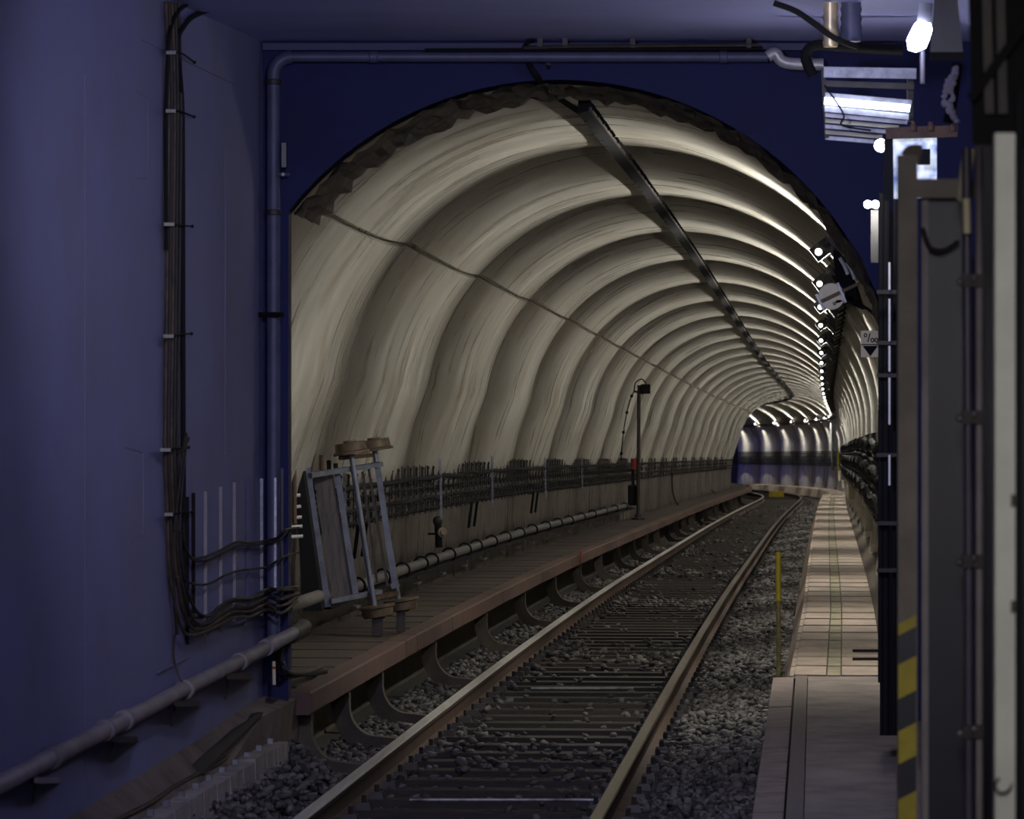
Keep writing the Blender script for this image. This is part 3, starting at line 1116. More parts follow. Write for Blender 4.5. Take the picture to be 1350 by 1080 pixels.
# pipe along the foot of the left tunnel wall, on hoops
pl = empty('floor_pipe', F(40, -1.9, .55), 'grey pipe with black hoops along the foot of the left tunnel wall', 'pipe')
PV = .66
MB().tube([F(q, -1.86, PV) for q in span(30.2, 79, 3)], .046, 12).build('pipe_run', mat('dull_grey_pipe_paint', (.11, .10, .10), .6, c2=(.075, .07, .068), scale=5), pl, smooth=True)
MB().sweep([(-1.97, PV - .085), (-1.80, PV - .085), (-1.80, PV - .06), (-1.97, PV - .06)], span(30.2, 79, 4)).build('ledger', MT['black'], pl)
hoop = MB()
hp = [(.068 * math.cos(a), 0, .068 * math.sin(a)) for a in [math.pi * (1.15 - 1.5 * i / 12) for i in range(13)]]
hoop.tube(hp, .011, 6)
hm = hoop.mesh('hoop', MT['black'], True)
for s in [32.4, 34.3, 35.9, 37.6, 38.6, 40.4, 42.2, 43.6, 45.6, 47.6, 49.8, 52, 54.5, 57, 59.5, 62.5, 65.5, 69, 72.5, 76]:
    place('hoop', hm, M(s, -1.86, PV), pl)
for s in span(33, 76, 2.6):
    MB().bar(F(s, -1.96, PV - .2), F(s + .25, -1.95, PV - .2), .05, .02).build('foot_plate', MT['steel'], pl)

# valve on the wall above the pipe
vv = empty('wall_valve', at(581, 722, 38.5), 'small dark valve with brass cap on the left tunnel wall above the grey pipe', 'valve')
a, b = at(579, 722, 38.3), at(577, 688, 38.3)
MB().tube([a, b], .035, 10).build('stem', MT['black'], vv, smooth=True)
MB().ball(at(577, 687, 38.3), .05, 10, 6).build('bonnet', MT['dark_steel'], vv, smooth=True)
MB().disc_stack(at(580, 703, 38.3), at(592, 700, 38.1) - at(580, 703, 38.3), [(0, .03), (.04, .035), (.05, .05), (.075, .05), (.08, .03), (.1, .03)], 12).build('cap', mat('brass', (.20, .16, .11), .5, .3), vv, smooth=True)
MB().bar(at(564, 704, 38.4), at(580, 704, 38.4), .02, .02).build('lever', MT['black'], vv)

# pole with a signal box on the left walkway
zp = 71.0
po = empty('signal_pole', at(841, 682, zp), 'tall thin dark pole with a small black box on the left walkway', 'pole')
a, b = at(841, 683, zp), at(842.5, 508, zp)
MB().tube([a, b], .032, 10).build('shaft', MT['dark_steel'], po, smooth=True)
MB().disc_stack(a - Vector((0, 0, .03)), (0, 0, 1), [(0, .12), (.03, .12), (.04, .06), (.09, .05)], 12).build('foot', MT['dark_steel'], po)
c = at(851, 513, zp)
MB().box(c - Vector((.085, .08, .085)), c + Vector((.085, .08, .085)), .01).build('lamp_box', MT['black'], po)
MB().tube(smooth_path([at(836, 516, zp), at(838, 505, zp), at(846, 500, zp), at(852, 506, zp)], 5), .012, 6).build('lead', MT['black'], po)
MB().bar(at(836, 516, zp), at(848, 519, zp), .04, .04).build('clamp', MT['dark_steel'], po)
cc = empty('hanging_cable', at(824, 600, zp), 'thin black cable with clips hanging from the pole box down to the rack', 'cable')
path = smooth_path([at(836, 516, zp), at(829, 533, zp + .4), at(822, 570, zp + .8), at(818.5, 608, zp + .8)], 6)
MB().tube(path, .010, 6).build('lead', MT['black'], cc)
for k in (3, 8, 12, 16):
    MB().ball(path[k], .03, 8, 5).build('clip', MT['black'], cc)
c = at(836, 612, zp + .2)
rb = empty('call_box', c - Vector((0, 0, .1)), 'small red box beside the thin pole at cable rack height', 'box')
MB().box(c - Vector((.06, .06, .10)), c + Vector((.06, .06, .10)), .01).build('case', MT['red'], rb)
MB().bar(c + Vector((-.03, 0, -.1)), at(835, 650, zp + .2), .05, .05).build('conduit', MT['black'], rb)
c = at(834, 653, zp + .1)
o = MB().box(c - Vector((.08, .07, .18)), c + Vector((.08, .07, .18)), .02).build('junction_box', MT['black'])
tag(o, 'black junction box under the red box behind the thin pole', 'box')
for k, (x0, x1, y1) in enumerate(((886, 892, 668), (934, 942, 652))):
    s_ = 1085.75 - x0
    z0 = (1.913 + 1.93) * 5300 / s_
    o = MB().tube(smooth_path([at(x0, 625 if k == 0 else 628, z0), at(x0 + 1, 650 if k == 0 else 642, z0), at(x1 + 4, y1, z0), at(x1 + 20, y1, z0 + 1)], 5), .02, 6).build('drop_cable', MT['black'])
    tag(o, ('thin black cable dropping from the rack to the walkway just past the pole', 'thin black cable dropping from the rack to the walkway farther from the pole')[k], 'cable', 'drop cables past the pole')

# small red and white peg on the left walkway edge, far off
c = at(762, 668, 52)
o = MB().tube([F(50.6, UE1 + .03, VW - .10), F(50.6, UE1 + .03, VW + .05)], .012, 8).build('marker_peg', MT['red'])
tag(o, 'small red peg on the red-brown walkway edge in mid tunnel', 'peg')

# ------------------------------------------------------------------ rail trolley standing on end
zt = 30.5
tp = lambda x, y, dz=0.0: at(x, y, zt + dz)
tro = empty('rail_trolley', tp(498, 825), 'grey steel rail trolley stood on end, four flanged wheels, leaning on the tunnel wall', 'trolley')
S_ = mat('blue_grey_trolley_steel', (.20, .22, .27), .5, .35, c2=(.11, .115, .14), scale=9, bump=.15)
MB().bar(tp(404.6, 617, -.35), tp(432, 800, -.3), .050, .05, (1, 0, 0)).build('side_beam', S_, tro)
MB().bar(tp(443.5, 617), tp(470, 789), .044, .05, (1, 0, 0)).build('deck_beam', S_, tro)
MB().bar(tp(465.5, 617), tp(491.5, 792), .042, .045, (1, 0, 0)).build('deck_beam', S_, tro)
MB().bar(tp(498, 617, .3), tp(520.5, 771, .3), .044, .05, (1, 0, 0)).build('side_beam', S_, tro)
MB().bar(tp(408, 627, -.38), tp(502, 612, .28), .05, .036).build('cross_beam', S_, tro)
MB().bar(tp(434, 793, -.33), tp(501, 780, .1), .05, .036).build('cross_beam', S_, tro)
MB().bar(tp(516, 774, .3), tp(526, 770, .3), .06, .04).build('corner_plate', S_, tro)
for k in range(3):
    x0, x1 = 416.5 + k * 9.2, 443.5 + k * 9.2
    MB().bar(tp(x0, 626, .0), tp(x1, 790, .0), .050, .02, (1, 0, 0)).build('deck_board', MT['deck'], tro)
for x0, x1, y0, y1 in ((478, 497, 622, 768), (485, 511, 612, 773)):
    MB().bar(tp(x0, y0, .2), tp(x1, y1, .2), .02, .02, (1, 0, 0)).build('brace_rod', MT['dark_steel'], tro)
for x0, y0, x1, y1, dz in ((463, 598, 495, 808, -.05), (494, 595, 527, 800, .45)):
    MB().tube([tp(x0, y0, dz), tp(x1, y1, dz)], .021, 10).build('axle', S_, tro, smooth=True)
axd = (tp(463, 590) - tp(498, 806)).normalized()
for x, y, dz, sg in ((462.5, 591, -.05, 1), (494, 587, .45, 1), (498, 806, -.05, -1), (530, 797, .45, -1)):
    c = tp(x, y, dz)
    MB().disc_stack(c - axd * sg * .045, axd * sg, [(0, .10), (.0, .138), (.018, .138), (.026, .122), (.085, .116), (.09, .108), (.09, .05), (.105, .05), (.105, .0)], 28).build('wheel', MT['wheel'], tro, smooth=True)
MB().bar(tp(450, 604, -.05), tp(488, 600, .4), .05, .03).build('axle_guard', MT['rust'], tro)
MB().bar(tp(486, 790, -.05), tp(522, 782, .4), .05, .03).build('axle_guard', MT['rust'], tro)
for x, y, h in ((406, 617, 9), (434, 615, 8), (443, 616, 5)):
    MB().tube([tp(x, y + 4), tp(x - .6, y - h)], .017, 8).build('stake_end', MT['black'], tro)
MB().bar(tp(424, 742, .05), tp(428, 770, .05), .018, .03).build('slot_handle', MT['black'], tro)
MB().tube(smooth_path([tp(407, 648, -.02), tp(411, 655, -.05), tp(412, 664, -.05), tp(413, 676, -.02)], 4), .011, 6).build('hook', MT['rust'], tro)
MB().box(tp(408, 668, -.05) - Vector((.012, .012, .02)), tp(408, 668, -.05) + Vector((.016, .012, .04))).build('tag', MT['cream'], tro)
b1 = tp(497, 813, -.05)
fl = F(zt, -1.6, VW)
MB().box((b1.x - .035, b1.y - .04, fl.z - .005), (b1.x + .045, b1.y + .04, b1.z + .01), .004).build('foot_block', MT['dark_steel'], tro)
b2 = tp(529, 803, .45)
MB().box((b2.x - .035, b2.y - .04, fl.z - .005), (b2.x + .03, b2.y + .04, b2.z + .01), .004).build('foot_block', MT['dark_steel'], tro)
b3 = tp(430, 800, .1)

# black cabinet behind the trolley
kbx = empty('switch_cabinet', at(410, 800, 29.9), 'black cabinet with a row of bright cable plugs behind the leaning trolley', 'cabinet')
zc = 29.9
MB().hexa([at(399, 806, zc), at(425, 806, zc), at(429, 800, zc + .3), at(403, 800, zc + .3), at(388, 612, zc), at(398.5, 612, zc), at(403, 612, zc + .3), at(392.5, 612, zc + .3)]).build('case', MT['black'], kbx)
for y in (654, 669, 683, 695, 708):
    x = 387 + (y - 612) * .062
    c = at(x, y, zc - .04)
    MB().tube([c + Vector((-.06, -.02, 0)), c + Vector((.035, 0, .006))], .013, 8).build('plug', MT['chrome'], kbx, smooth=True)
for x, y0, y1 in ((388, 603, 690), (424.5, 600, 640)):
    o = MB().tube([at(x, y1, 29.3 if x < 400 else 31), at(x - .5, y0, 29.3 if x < 400 else 31)], .018, 8).build('wall_stake', MT['rust'])
    tag(o, 'rusty stake end sticking up at the black cabinet' if x < 400 else 'rusty stake end sticking up behind the trolley top', 'stake')

# ------------------------------------------------------------------ cables and pipes on the left wall
bundle_x = [221.5, 225.5, 229.5, 233.5, 238]
for i, x in enumerate(bundle_x):
    off = .03 + .012 * (i % 2)
    pts = [wall_at(x - 3, 2, off), wall_at(x - 1, 60, off), wall_at(x + .5, 150, off), wall_at(x - 1, 300, off), wall_at(x - 2.5, 445, off), wall_at(x - 4, 590, off), wall_at(x - 1, 680, off), wall_at(x + 1, 740, off)]
    # turn at the bottom and run along to the right in waves
    if i != 1:
        k = (0, 0, 1, 2, 3)[i]
        y0 = (836, 0, 829, 822, 812)[i]
        pts += [wall_at(x + 6 + k, 780, off + .01), wall_at(x + 20 + k, y0 - 4, off + .03), wall_at(x + 40, y0, off + .04), wall_at(289, y0 - 12, off + .05), wall_at(308, y0 - 22, off + .05), wall_at(330, y0 - 23, off + .05),
                at(352, y0 - 32 - k, 23.6), at(372, y0 - 28 - k * 2, 23.6), at(392, 792 - k * 5, 24.4)]
    else:
        pts += [wall_at(x + 5, 800, off), wall_at(x + 8, 836, off)]
    o = MB().tube(smooth_path(pts, 6), .0095, 8).build('power_cable', MT['rope' if i in (0, 2) else 'cable'], smooth=True)
    tag(o, ['brown power cable in the wall bundle, outermost one, lowest at the bottom bend', 'short dark cable in the wall bundle that stops at the bottom bend', 'brown power cable in the middle of the wall bundle', 'dark power cable, second from the right in the wall bundle', 'dark power cable, right edge of the wall bundle, highest at the bottom bend'][i], 'cable', 'cables of the left wall bundle')
# black cables that come from the ceiling and join the bundle
o = MB().tube(smooth_path([wall_at(242, 760, .03), wall_at(241, 400, .03), wall_at(240, 150, .03), wall_at(234, 62, .04), wall_at(243, 34, .05), at(262, 18, 21.6), at(300, 11.5, 21.7), at(420, 12, 21.8), at(640, 9, 21.8), at(1000, 9, 21.9)], 8), .014, 8).build('ceiling_cable', MT['black'], smooth=True)
tag(o, 'thick black cable bending from the left wall bundle onto the ceiling', 'cable', 'cables bending up to the ceiling')
o = MB().tube(smooth_path([wall_at(219, 330, .03), wall_at(219, 150, .03), wall_at(222, 62, .05), wall_at(226, 34, .05), wall_at(236, 14, .05), at(250, 4, 21.3)], 7), .011, 8).build('ceiling_cable', MT['black'], smooth=True)
tag(o, 'thinner black cable bending from the left wall bundle to the ceiling corner', 'cable', 'cables bending up to the ceiling')
lb = ['at the very top of the wall', 'second from the top', 'at one third of the wall height', 'at half of the wall height', 'where the loose loop starts', 'lowest of all']
for i, (y, w) in enumerate(((69, 12), (146, 12), (295.5, 13), (443, 13), (593, 13), (678, 10))):
    x0 = (220, 219.5, 217, 216, 212, 218)[i]
    c = empty('cable_clamp', wall_at(x0 + 8, y, 0), 'silver clamp on the left wall bundle, ' + lb[i], 'clamp', 'clamps of the left wall bundle')
    MB().hexa([wall_at(x0 - 1, y + 2.5, .062), wall_at(x0 + w, y + 2.5, .062), wall_at(x0 + w, y + 2.5, .05), wall_at(x0 - 1, y + 2.5, .05), wall_at(x0 - 1, y - 2, .062), wall_at(x0 + w, y - 2, .062), wall_at(x0 + w, y - 2, .05), wall_at(x0 - 1, y - 2, .05)]).build('strap', MT['chrome'], c)
    MB().tube(smooth_path([wall_at(x0 + w, y, .056), wall_at(x0 + 20, y + 1.5 if i < 3 else y - 2, .05), wall_at(x0 + 36, y + (13 if i == 0 else 8 if i == 1 else 3 if i < 3 else -3), .03)], 4), .005, 6).build('arm', MT['black'], c)
    MB().ball(wall_at(x0 + 36.5, y + (13 if i == 0 else 8 if i == 1 else 3 if i < 3 else -3), .02), .009, 8, 5).build('bolt', MT['black'], c)

# loose loops near the lower bundle
for k, pts in enumerate(([(229, 700), (236, 640), (243, 580), (246, 578), (240, 640), (236, 700)], [(236, 596), (243, 590), (249, 578)])):
    o = MB().tube(smooth_path([wall_at(x, y, .05) for x, y in pts], 6), .0065, 7).build('loose_cable', MT['cable'], smooth=True)
    tag(o, ('thin cable looped upwards beside the left wall bundle', 'short cable end sticking up beside the left wall bundle')[k], 'cable')

# upright mounting rods on the wall and the cables that hang across them
rods = [(247, 655, 850, 'black'), (255, 650, 830, 'black'), (271, 648, 845, 'pipe'), (291, 642, 833, 'pipe'), (309, 636, 820, 'pipe'), (326.5, 630, 815, 'blue_pipe'), (345, 631, 812, 'steel')]
for i, (x, y0, y1, m) in enumerate(rods):
    o = MB().bar(wall_at(x, y0, .012), wall_at(x, y1, .012), .014, .018, (.0896, 1, 0)).build('mounting_rod', MT[m])
    tag(o, ['dark short mounting rod next to the wall bundle', 'dark mounting rod, second from the wall bundle', 'grey mounting rod, third from the wall bundle', 'grey mounting rod in the middle of the row on the blue wall', 'grey mounting rod, third from the corner pipe', 'bluish mounting rod, second from the corner pipe', 'bright steel mounting rod nearest the corner pipe'][i], 'rod', 'mounting rods on the blue wall')
for x, y0, y1 in ((363, 630, 780), (372, 618, 790)):
    o = MB().bar(at(x, y0, 23.8), at(x, y1, 23.8), .014, .018, (1, 0, 0)).build('corner_rod', MT['steel' if x < 370 else 'navy'])
    tag(o, 'pale rod in front of the corner pipe' if x < 370 else 'dark rod between corner pipe and tunnel lining', 'rod')


def strand(name, pts, r, m, lab, grp):
    o = MB().tube(smooth_path([wall_at(x, y, .045) if x < 346 else at(x, y, 23.72 + max(0, x - 383) * .06) for x, y in pts], 6), r, 7).build(name, MT[m], smooth=True)
    tag(o, lab, 'cable', grp)


g = 'wavy cables across the mounting rods'
strand('wavy_cable', [(242, 690), (244, 718), (252, 735), (268, 735), (290, 726), (312, 715), (330, 716), (350, 713), (366, 709), (376, 699), (394, 696)], .008, 'cable', 'wavy cable across the mounting rods, uppermost of five', g)
strand('wavy_cable', [(241, 700), (245, 724), (256, 739), (275, 738), (292, 730), (314, 719), (334, 719), (352, 716), (368, 712), (380, 699)], .007, 'cable', 'wavy cable across the mounting rods, just under the uppermost', g)
strand('wavy_cable', [(240, 740), (244, 764), (262, 771), (280, 768), (298, 758), (318, 752), (338, 750), (356, 746), (372, 735), (394, 728)], .007, 'cable', 'wavy cable across the mounting rods, the middle one', g)
strand('wavy_cable', [(236, 750), (242, 790), (254, 812), (272, 812), (290, 803), (306, 793), (326, 792), (346, 786), (356, 780), (372, 776), (392, 774)], .0105, 'rope', 'wavy brown cable across the mounting rods, second lowest', g)
strand('wavy_cable', [(234, 760), (239, 800), (252, 822), (272, 822), (292, 812), (308, 803), (328, 801), (346, 794), (356, 800), (366, 803), (370, 790), (394, 783)], .0105, 'rope', 'wavy brown cable across the mounting rods, lowest one', g)
o = MB().tube(smooth_path([wall_at(231, 836, .03), wall_at(229, 862, .02), wall_at(232, 880, .03), wall_at(238, 896, .06), wall_at(248, 908, .09), wall_at(250, 920, .1)], 6), .006, 6).build('earth_lead', MT['rope'], smooth=True)
tag(o, 'thin frayed lead hanging from the wall bundle to the wall conduit', 'lead')
o = MB().bar(wall_at(208, 887, .01), wall_at(246, 868, .01), .008, .008).build('wall_strip', MT['seam'])
tag(o, 'thin dark strip on the blue wall above the conduit', 'strip')

# big conduit
cn = empty('wall_conduit', wall_at(200, 940, 0), 'large grey conduit with couplings sloping along the foot of the blue wall', 'conduit')
cpts = [wall_at(-60, 1066, .075), wall_at(8, 1030, .075), wall_at(75, 995, .075), wall_at(150, 957, .075), wall_at(250, 905, .075), wall_at(330, 865, .075), at(362, 848, 23.5), at(396, 830, 24.2)]
MB().tube(cpts, .041, 14).build('conduit_tube', MT['pipe'], cn, smooth=True)
for (x, y) in ((68, 999), (140, 962), (165, 949), (246, 908), (318, 871)):
    a, b = wall_at(x - 4, y + 2.2, .075), wall_at(x + 4, y - 2.2, .075)
    d = (b - a).normalized()
    MB().disc_stack(a, d, [(0, .043), (.008, .052), ((b - a).length * .5, .052), ((b - a).length * .5 + .01, .043)], 14).build('coupling', MT['pipe'], cn, smooth=True)
a, b = at(350, 854, 23.3), at(362, 847, 23.5)
MB().tube([a, b], .050, 14).build('coupling', MT['pipe'], cn, smooth=True)
a, b = at(384, 837, 24.0), at(400, 828, 24.3)
MB().tube([a, b], .056, 14).build('socket', MT['dark_steel'], cn, smooth=True)
for (x, y) in ((62, 1029), (165, 975), (247, 928), (316, 892)):
    MB().hexa([wall_at(x - 17, y + 4, .12), wall_at(x + 17, y + 4, .12), wall_at(x + 17, y + 4, .0), wall_at(x - 17, y + 4, .0), wall_at(x - 17, y - 4, .12), wall_at(x + 17, y - 4, .12), wall_at(x + 17, y - 4, .0), wall_at(x - 17, y - 4, .0)]).build('wall_bracket', MT['navy'] if x > 70 else MT['pipe'], cn)
    MB().bar(wall_at(x - 16, y + 4, .02), wall_at(x - 19, y + 30, .01), .012, .012).build('bracket_strut', MT['navy'], cn)

# second stub of conduit at the foot of the tunnel wall
o = MB().tube([at(376, 802, 24.5), at(420, 786, 28.6)], .045, 12).build('conduit_stub', mat('dusty_pipe_paint', (.13, .115, .105), .7, c2=(.09, .08, .075), scale=5), smooth=True)
tag(o, 'short grey conduit running from the corner behind the leaning trolley', 'conduit')

# white candle-like marker peg at the corner
mp = empty('corner_peg', at(361, 902, 23.6), 'small white peg with a red ring standing in the corner under the conduit', 'peg')
MB().tube([at(361.5, 903, 23.6), at(361, 882, 23.6)], .010, 8).build('peg', MT['white'], mp, smooth=True)
MB().tube([at(361, 882, 23.6), at(361, 879, 23.6)], .011, 8).build('band', MT['red'], mp, smooth=True)
MB().tube([at(361, 879, 23.6), at(361, 872, 23.6)], .010, 8).build('tip', MT['white'], mp, smooth=True)
for k, d in enumerate((0, 6)):
    o = MB().tube(smooth_path([at(372 - d, 850 + d, 23.85), at(372 - d, 872 + d, 23.85), at(380 - d, 886 + d, 23.88), at(402, 887 + d * .4, 25.2), at(424 + d, 880 + d, 26)], 6), .014, 8).build('bent_hose', MT['black' if k else 'dark_steel'], smooth=True)
    tag(o, ('dark hose bending from the corner onto the walkway slabs, upper of two', 'black hose bending from the corner onto the walkway slabs, lower of two')[k], 'hose', 'hoses at the corner')

# corner pipe that rises beside the end wall and turns along under the ceiling
cp = empty('corner_pipe', at(360, 830, 23.82), 'dark blue pipe rising in the corner and running under the ceiling above the arch', 'pipe')
zz_ = 23.84
arc = [at(385 - 24.5 * math.cos(a), 99.5 - 24.5 * math.sin(a), zz_) for a in [math.pi / 2 * i / 8 for i in range(9)]]
MB().tube([at(360.5, 850, zz_), at(360.5, 500, zz_)] + arc, .040, 14).build('riser', MT['blue_pipe'], cp, smooth=True)
MB().tube([at(385, 75, zz_), at(700, 75, zz_), at(1012, 75, zz_)], .031, 14).build('top_run', MT['blue_pipe'], cp, smooth=True)
for y in (108, 280, 415):
    MB().disc_stack(at(360.5, y + 4, zz_), (0, 0, 1), [(0, .04), (.004, .047), (.03, .047), (.034, .04)], 14).build('collar', MT['dark_steel'], cp, smooth=True)
MB().bar(at(340, 415, 23.86), at(372, 415, 23.74), .03, .03).build('pipe_clip', MT['black'], cp)
for x in (492, 953):
    MB().disc_stack(at(x - 5, 75, zz_), (1, 0, 0), [(0, .031), (.004, .037), (.045, .037), (.05, .031)], 14).build('collar', MT['blue_pipe'], cp, smooth=True)
# elbows at the far end of the run
MB().tube(smooth_path([at(1012, 75, zz_), at(1022, 70, zz_), at(1030, 80, zz_), at(1045, 84, zz_), at(1085, 85, zz_)], 5), .036, 14).build('elbow', MT['silver'], cp, smooth=True)
MB().tube([at(1066, 85, zz_), at(1071, 85, zz_)], .046, 14).build('collar', MT['steel'], cp, smooth=True)
# small box and spark-bright fitting on the riser
sb = empty('riser_fitting', at(374, 225, 23.8), 'small fitting with a bright knob fixed beside the corner pipe', 'fitting')
MB().box(at(374, 222, 23.8) - Vector((.018, .02, 0)), at(374, 187, 23.8) + Vector((.022, .02, 0)), .006).build('case', MT['navy'], sb)
MB().ball(at(373, 230, 23.75), .011, 8, 6).build('knob', MT['chrome'], sb, smooth=True)
MB().bar(at(366, 230, 23.78), at(382, 230, 23.78), .012, .012).build('arm', MT['dark_steel'], sb)

# thin conduit above the big pipe, hung on brackets
tc = empty('ceiling_conduit', at(850, 58, 23.7), 'thin dark conduit on hangers between the ceiling and the long pipe', 'conduit')
MB().tube(smooth_path([at(690, 62, 23.7), at(700, 52, 23.75), at(720, 47, 23.8), at(745, 46, 23.8)], 5), .010, 8).build('bent_lead', MT['black'], tc)
MB().tube([at(690, 63, 23.7), at(745, 61, 23.7), at(1000, 59, 23.7)], .012, 8).build('conduit_tube', MT['dark_steel'], tc)
MB().tube([at(560, 66, 23.75), at(700, 65.5, 23.75), at(1005, 64, 23.75)], .010, 8).build('lower_lead', MT['black'], tc)
for x in (712, 745, 834, 987):
    MB().bar(at(x, 45, 23.7), at(x, 63, 23.7), .03, .02, (1, 0, 0)).build('hanger', MT['dark_steel'], tc)
for x, lab in ((700, 'dark ceiling hook above the start of the thin conduit'), (850, 'dark ceiling hook above the middle of the thin conduit'), (998, 'dark ceiling hook beside the pipe elbows')):
    o = MB().tube(smooth_path([at(x - 7, 8, 21.9), at(x, 12, 21.9), at(x + 5, 15, 21.9), at(x + 1, 8, 21.9)], 4), .008, 6).build('ceiling_hook', MT['black'])
    tag(o, lab, 'hook', 'ceiling hooks')

# ------------------------------------------------------------------ upper right: ducts, lamps, racks
zd = 21.0
o_ = empty('foil_duct', at(1095, 10, zd), 'shiny gold foil duct, ribbed, at the ceiling beside the lamp rack', 'duct')
MB().disc_stack(at(1095, 62, zd), (0, 0, 1), [(i * .022, .036 + (.006 if i % 2 else 0)) for i in range(13)], 18).build('hose', MT['gold'], o_, smooth=True)
o_ = empty('grey_duct', at(1122, 10, zd), 'purple grey ribbed duct at the ceiling, right of the gold one', 'duct')
MB().disc_stack(at(1122, 55, zd), (0, 0, 1), [(i * .024, .05 + (.007 if i % 2 else 0)) for i in range(11)], 18).build('hose', MT['blue_pipe'], o_, smooth=True)
o = MB().tube(smooth_path([at(1020, 4, 20.8), at(1048, 14, 20.8), at(1075, 32, 20.8), at(1100, 50, 20.8), at(1130, 62, 20.9)], 6), .016, 8).build('thick_cable', MT['black'], smooth=True)
tag(o, 'thick black cable sweeping down across the foil duct', 'cable')
o = MB().tube(smooth_path([at(1072, 100, 22), at(1062, 75, 22), at(1075, 60, 22), at(1120, 62, 22), at(1190, 66, 22)], 6), .03, 10).build('black_duct', MT['black'], smooth=True)
tag(o, 'black bent duct above the lamp rack', 'duct')

# louvred fluorescent rack
zr = 19.5
lr = empty('lamp_rack', at(1145, 180, zr), 'ceiling rack with a lit white tube and a stack of grey conduits', 'lamp rack')


def slat(name, xa, ya, xb, yb, h, m, dz=0.0, d=.05):
    MB().hexa([at(xa, ya + h, zr + dz), at(xb, yb + h, zr + dz), at(xb, yb + h, zr + dz + d), at(xa, ya + h, zr + dz + d), at(xa, ya, zr + dz), at(xb, yb, zr + dz), at(xb, yb, zr + dz + d), at(xa, ya, zr + dz + d)]).build(name, m, lr)


slat('top_profile', 1086, 88, 1208, 90, 14, MT['steel'])
slat('top_profile', 1086, 106, 1205, 110, 8, MT['dark_steel'], .02)
slat('reflector', 1088, 122, 1202, 132, 8, MT['steel'], .02)
MB().tube([at(1087, 133, zr - .05), at(1199, 143, zr - .05)], .018, 10).build('lit_tube', MT['cool_tube'], lr, smooth=True)
slat('reflector', 1087, 139, 1198, 150, 8, MT['steel'], .0)
for k in range(5):
    y = 149 + k * 7.5
    slat('conduit_bar', 1088, y, 1196 - k * 11, y + 10 - k * 1.2, 5, MT['steel'] if k % 2 == 0 else MT['cream'], .02 + .02 * k)
MB().tube(smooth_path([at(1087, 112, zr - .06), at(1112, 150, zr - .08), at(1110, 165, zr - .08), at(1148, 172, zr - .06)], 6), .005, 6).build('loose_wire', MT['black'], lr)
MB().bar(at(1085, 90, zr + .1), at(1090, 182, zr + .1), .02, .02).build('end_post', MT['dark_steel'], lr)
MB().bar(at(1200, 92, zr + .12), at(1200, 160, zr + .12), .03, .03).build('end_post', MT['dark_steel'], lr)

# bare bulb lamp
zb = 16.0
bl = empty('bulb_lamp', at(1213, 48, zb), 'big glowing bare bulb under the ceiling at the top right', 'lamp')
MB().tube([at(1218, 30, zb), at(1217, 36, zb), at(1213, 46, zb), at(1209, 56, zb), at(1209, 64, zb), at(1210, 67, zb)], [.026, .036, .039, .041, .034, .012], 14).build('bulb', MT['cool_bulb'], bl, smooth=True)
MB().tube([at(1221, 4, zb), at(1218, 31, zb)], .028, 12).build('holder', MT['pale'], bl, smooth=True)
MB().tube([at(1216, 66, zb + .15), at(1216, 110, zb + .15)], .010, 8).build('pull_wire', MT['dark_steel'], bl)
# smaller lit lamps
for x, y, z, rr_, lab in ((1161, 192, 20.0, .031, 'small round lit lamp left of the bright sign box'), (1144, 269.5, 22.0, .021, 'small lit twin lamp at the top of the pale strip, left bulb'), (1154, 269.5, 22.0, .021, 'small lit twin lamp at the top of the pale strip, right bulb')):
    l_ = empty('small_lamp', at(x, y, z), lab, 'lamp', 'small lamps by the end wall')
    MB().ball(at(x, y, z), rr_, 12, 8).build('bulb', MT['spot_bulb'], l_, smooth=True)
    MB().tube([at(x, y, z) + Vector((0, .01, 0)), at(x + 6, y + 2, z + .12)], .014, 8).build('holder', MT['dark_steel'], l_)
MB_ = MB().hexa([at(1148, 346, 22.1), at(1158, 346, 22.1), at(1158, 346, 22.2), at(1148, 346, 22.2), at(1148, 277, 22.1), at(1158, 277, 22.1), at(1158, 277, 22.2), at(1148, 277, 22.2)])
tag(MB_.build('pale_strip', mat('grey_strip_paint', (.045, .045, .042), .8)), 'narrow pale strip hanging under the twin lamp on the navy wall', 'strip')

# backlit sign box
zs_ = 17.5
sg_ = empty('sign_box', at(1205, 250, zs_), 'backlit white and blue box with a dark hood shape in front', 'sign box')
MB().hexa([at(1174, 262, zs_), at(1235, 262, zs_), at(1235, 262, zs_ + .15), at(1174, 262, zs_ + .15), at(1174, 178, zs_), at(1235, 178, zs_), at(1235, 178, zs_ + .15), at(1174, 178, zs_ + .15)]).build('face', MT['lit_sign'], sg_)
MB().bar(at(1168, 176, zs_ - .04), at(1262, 173, zs_ - .04), .03, .05).build('top_bar', MT['rust'], sg_)
MB().bar(at(1171, 178, zs_ - .02), at(1172, 264, zs_ - .02), .02, .04).build('side_bar', MT['black'], sg_)
for x in (1204, 1227, 1256):
    MB().disc_stack(at(x, 173, zs_ - .05), (0, 0, 1), [(0, .018), (.02, .018), (.03, .010), (.04, .010)], 10).build('bolt', MT['rust'], sg_)
MB().box(at(1218, 217, zs_ - .09) - Vector((.025, .03, 0)), at(1218, 197, zs_ - .09) + Vector((.025, .03, 0))).build('dark_block', MT['black'], sg_)

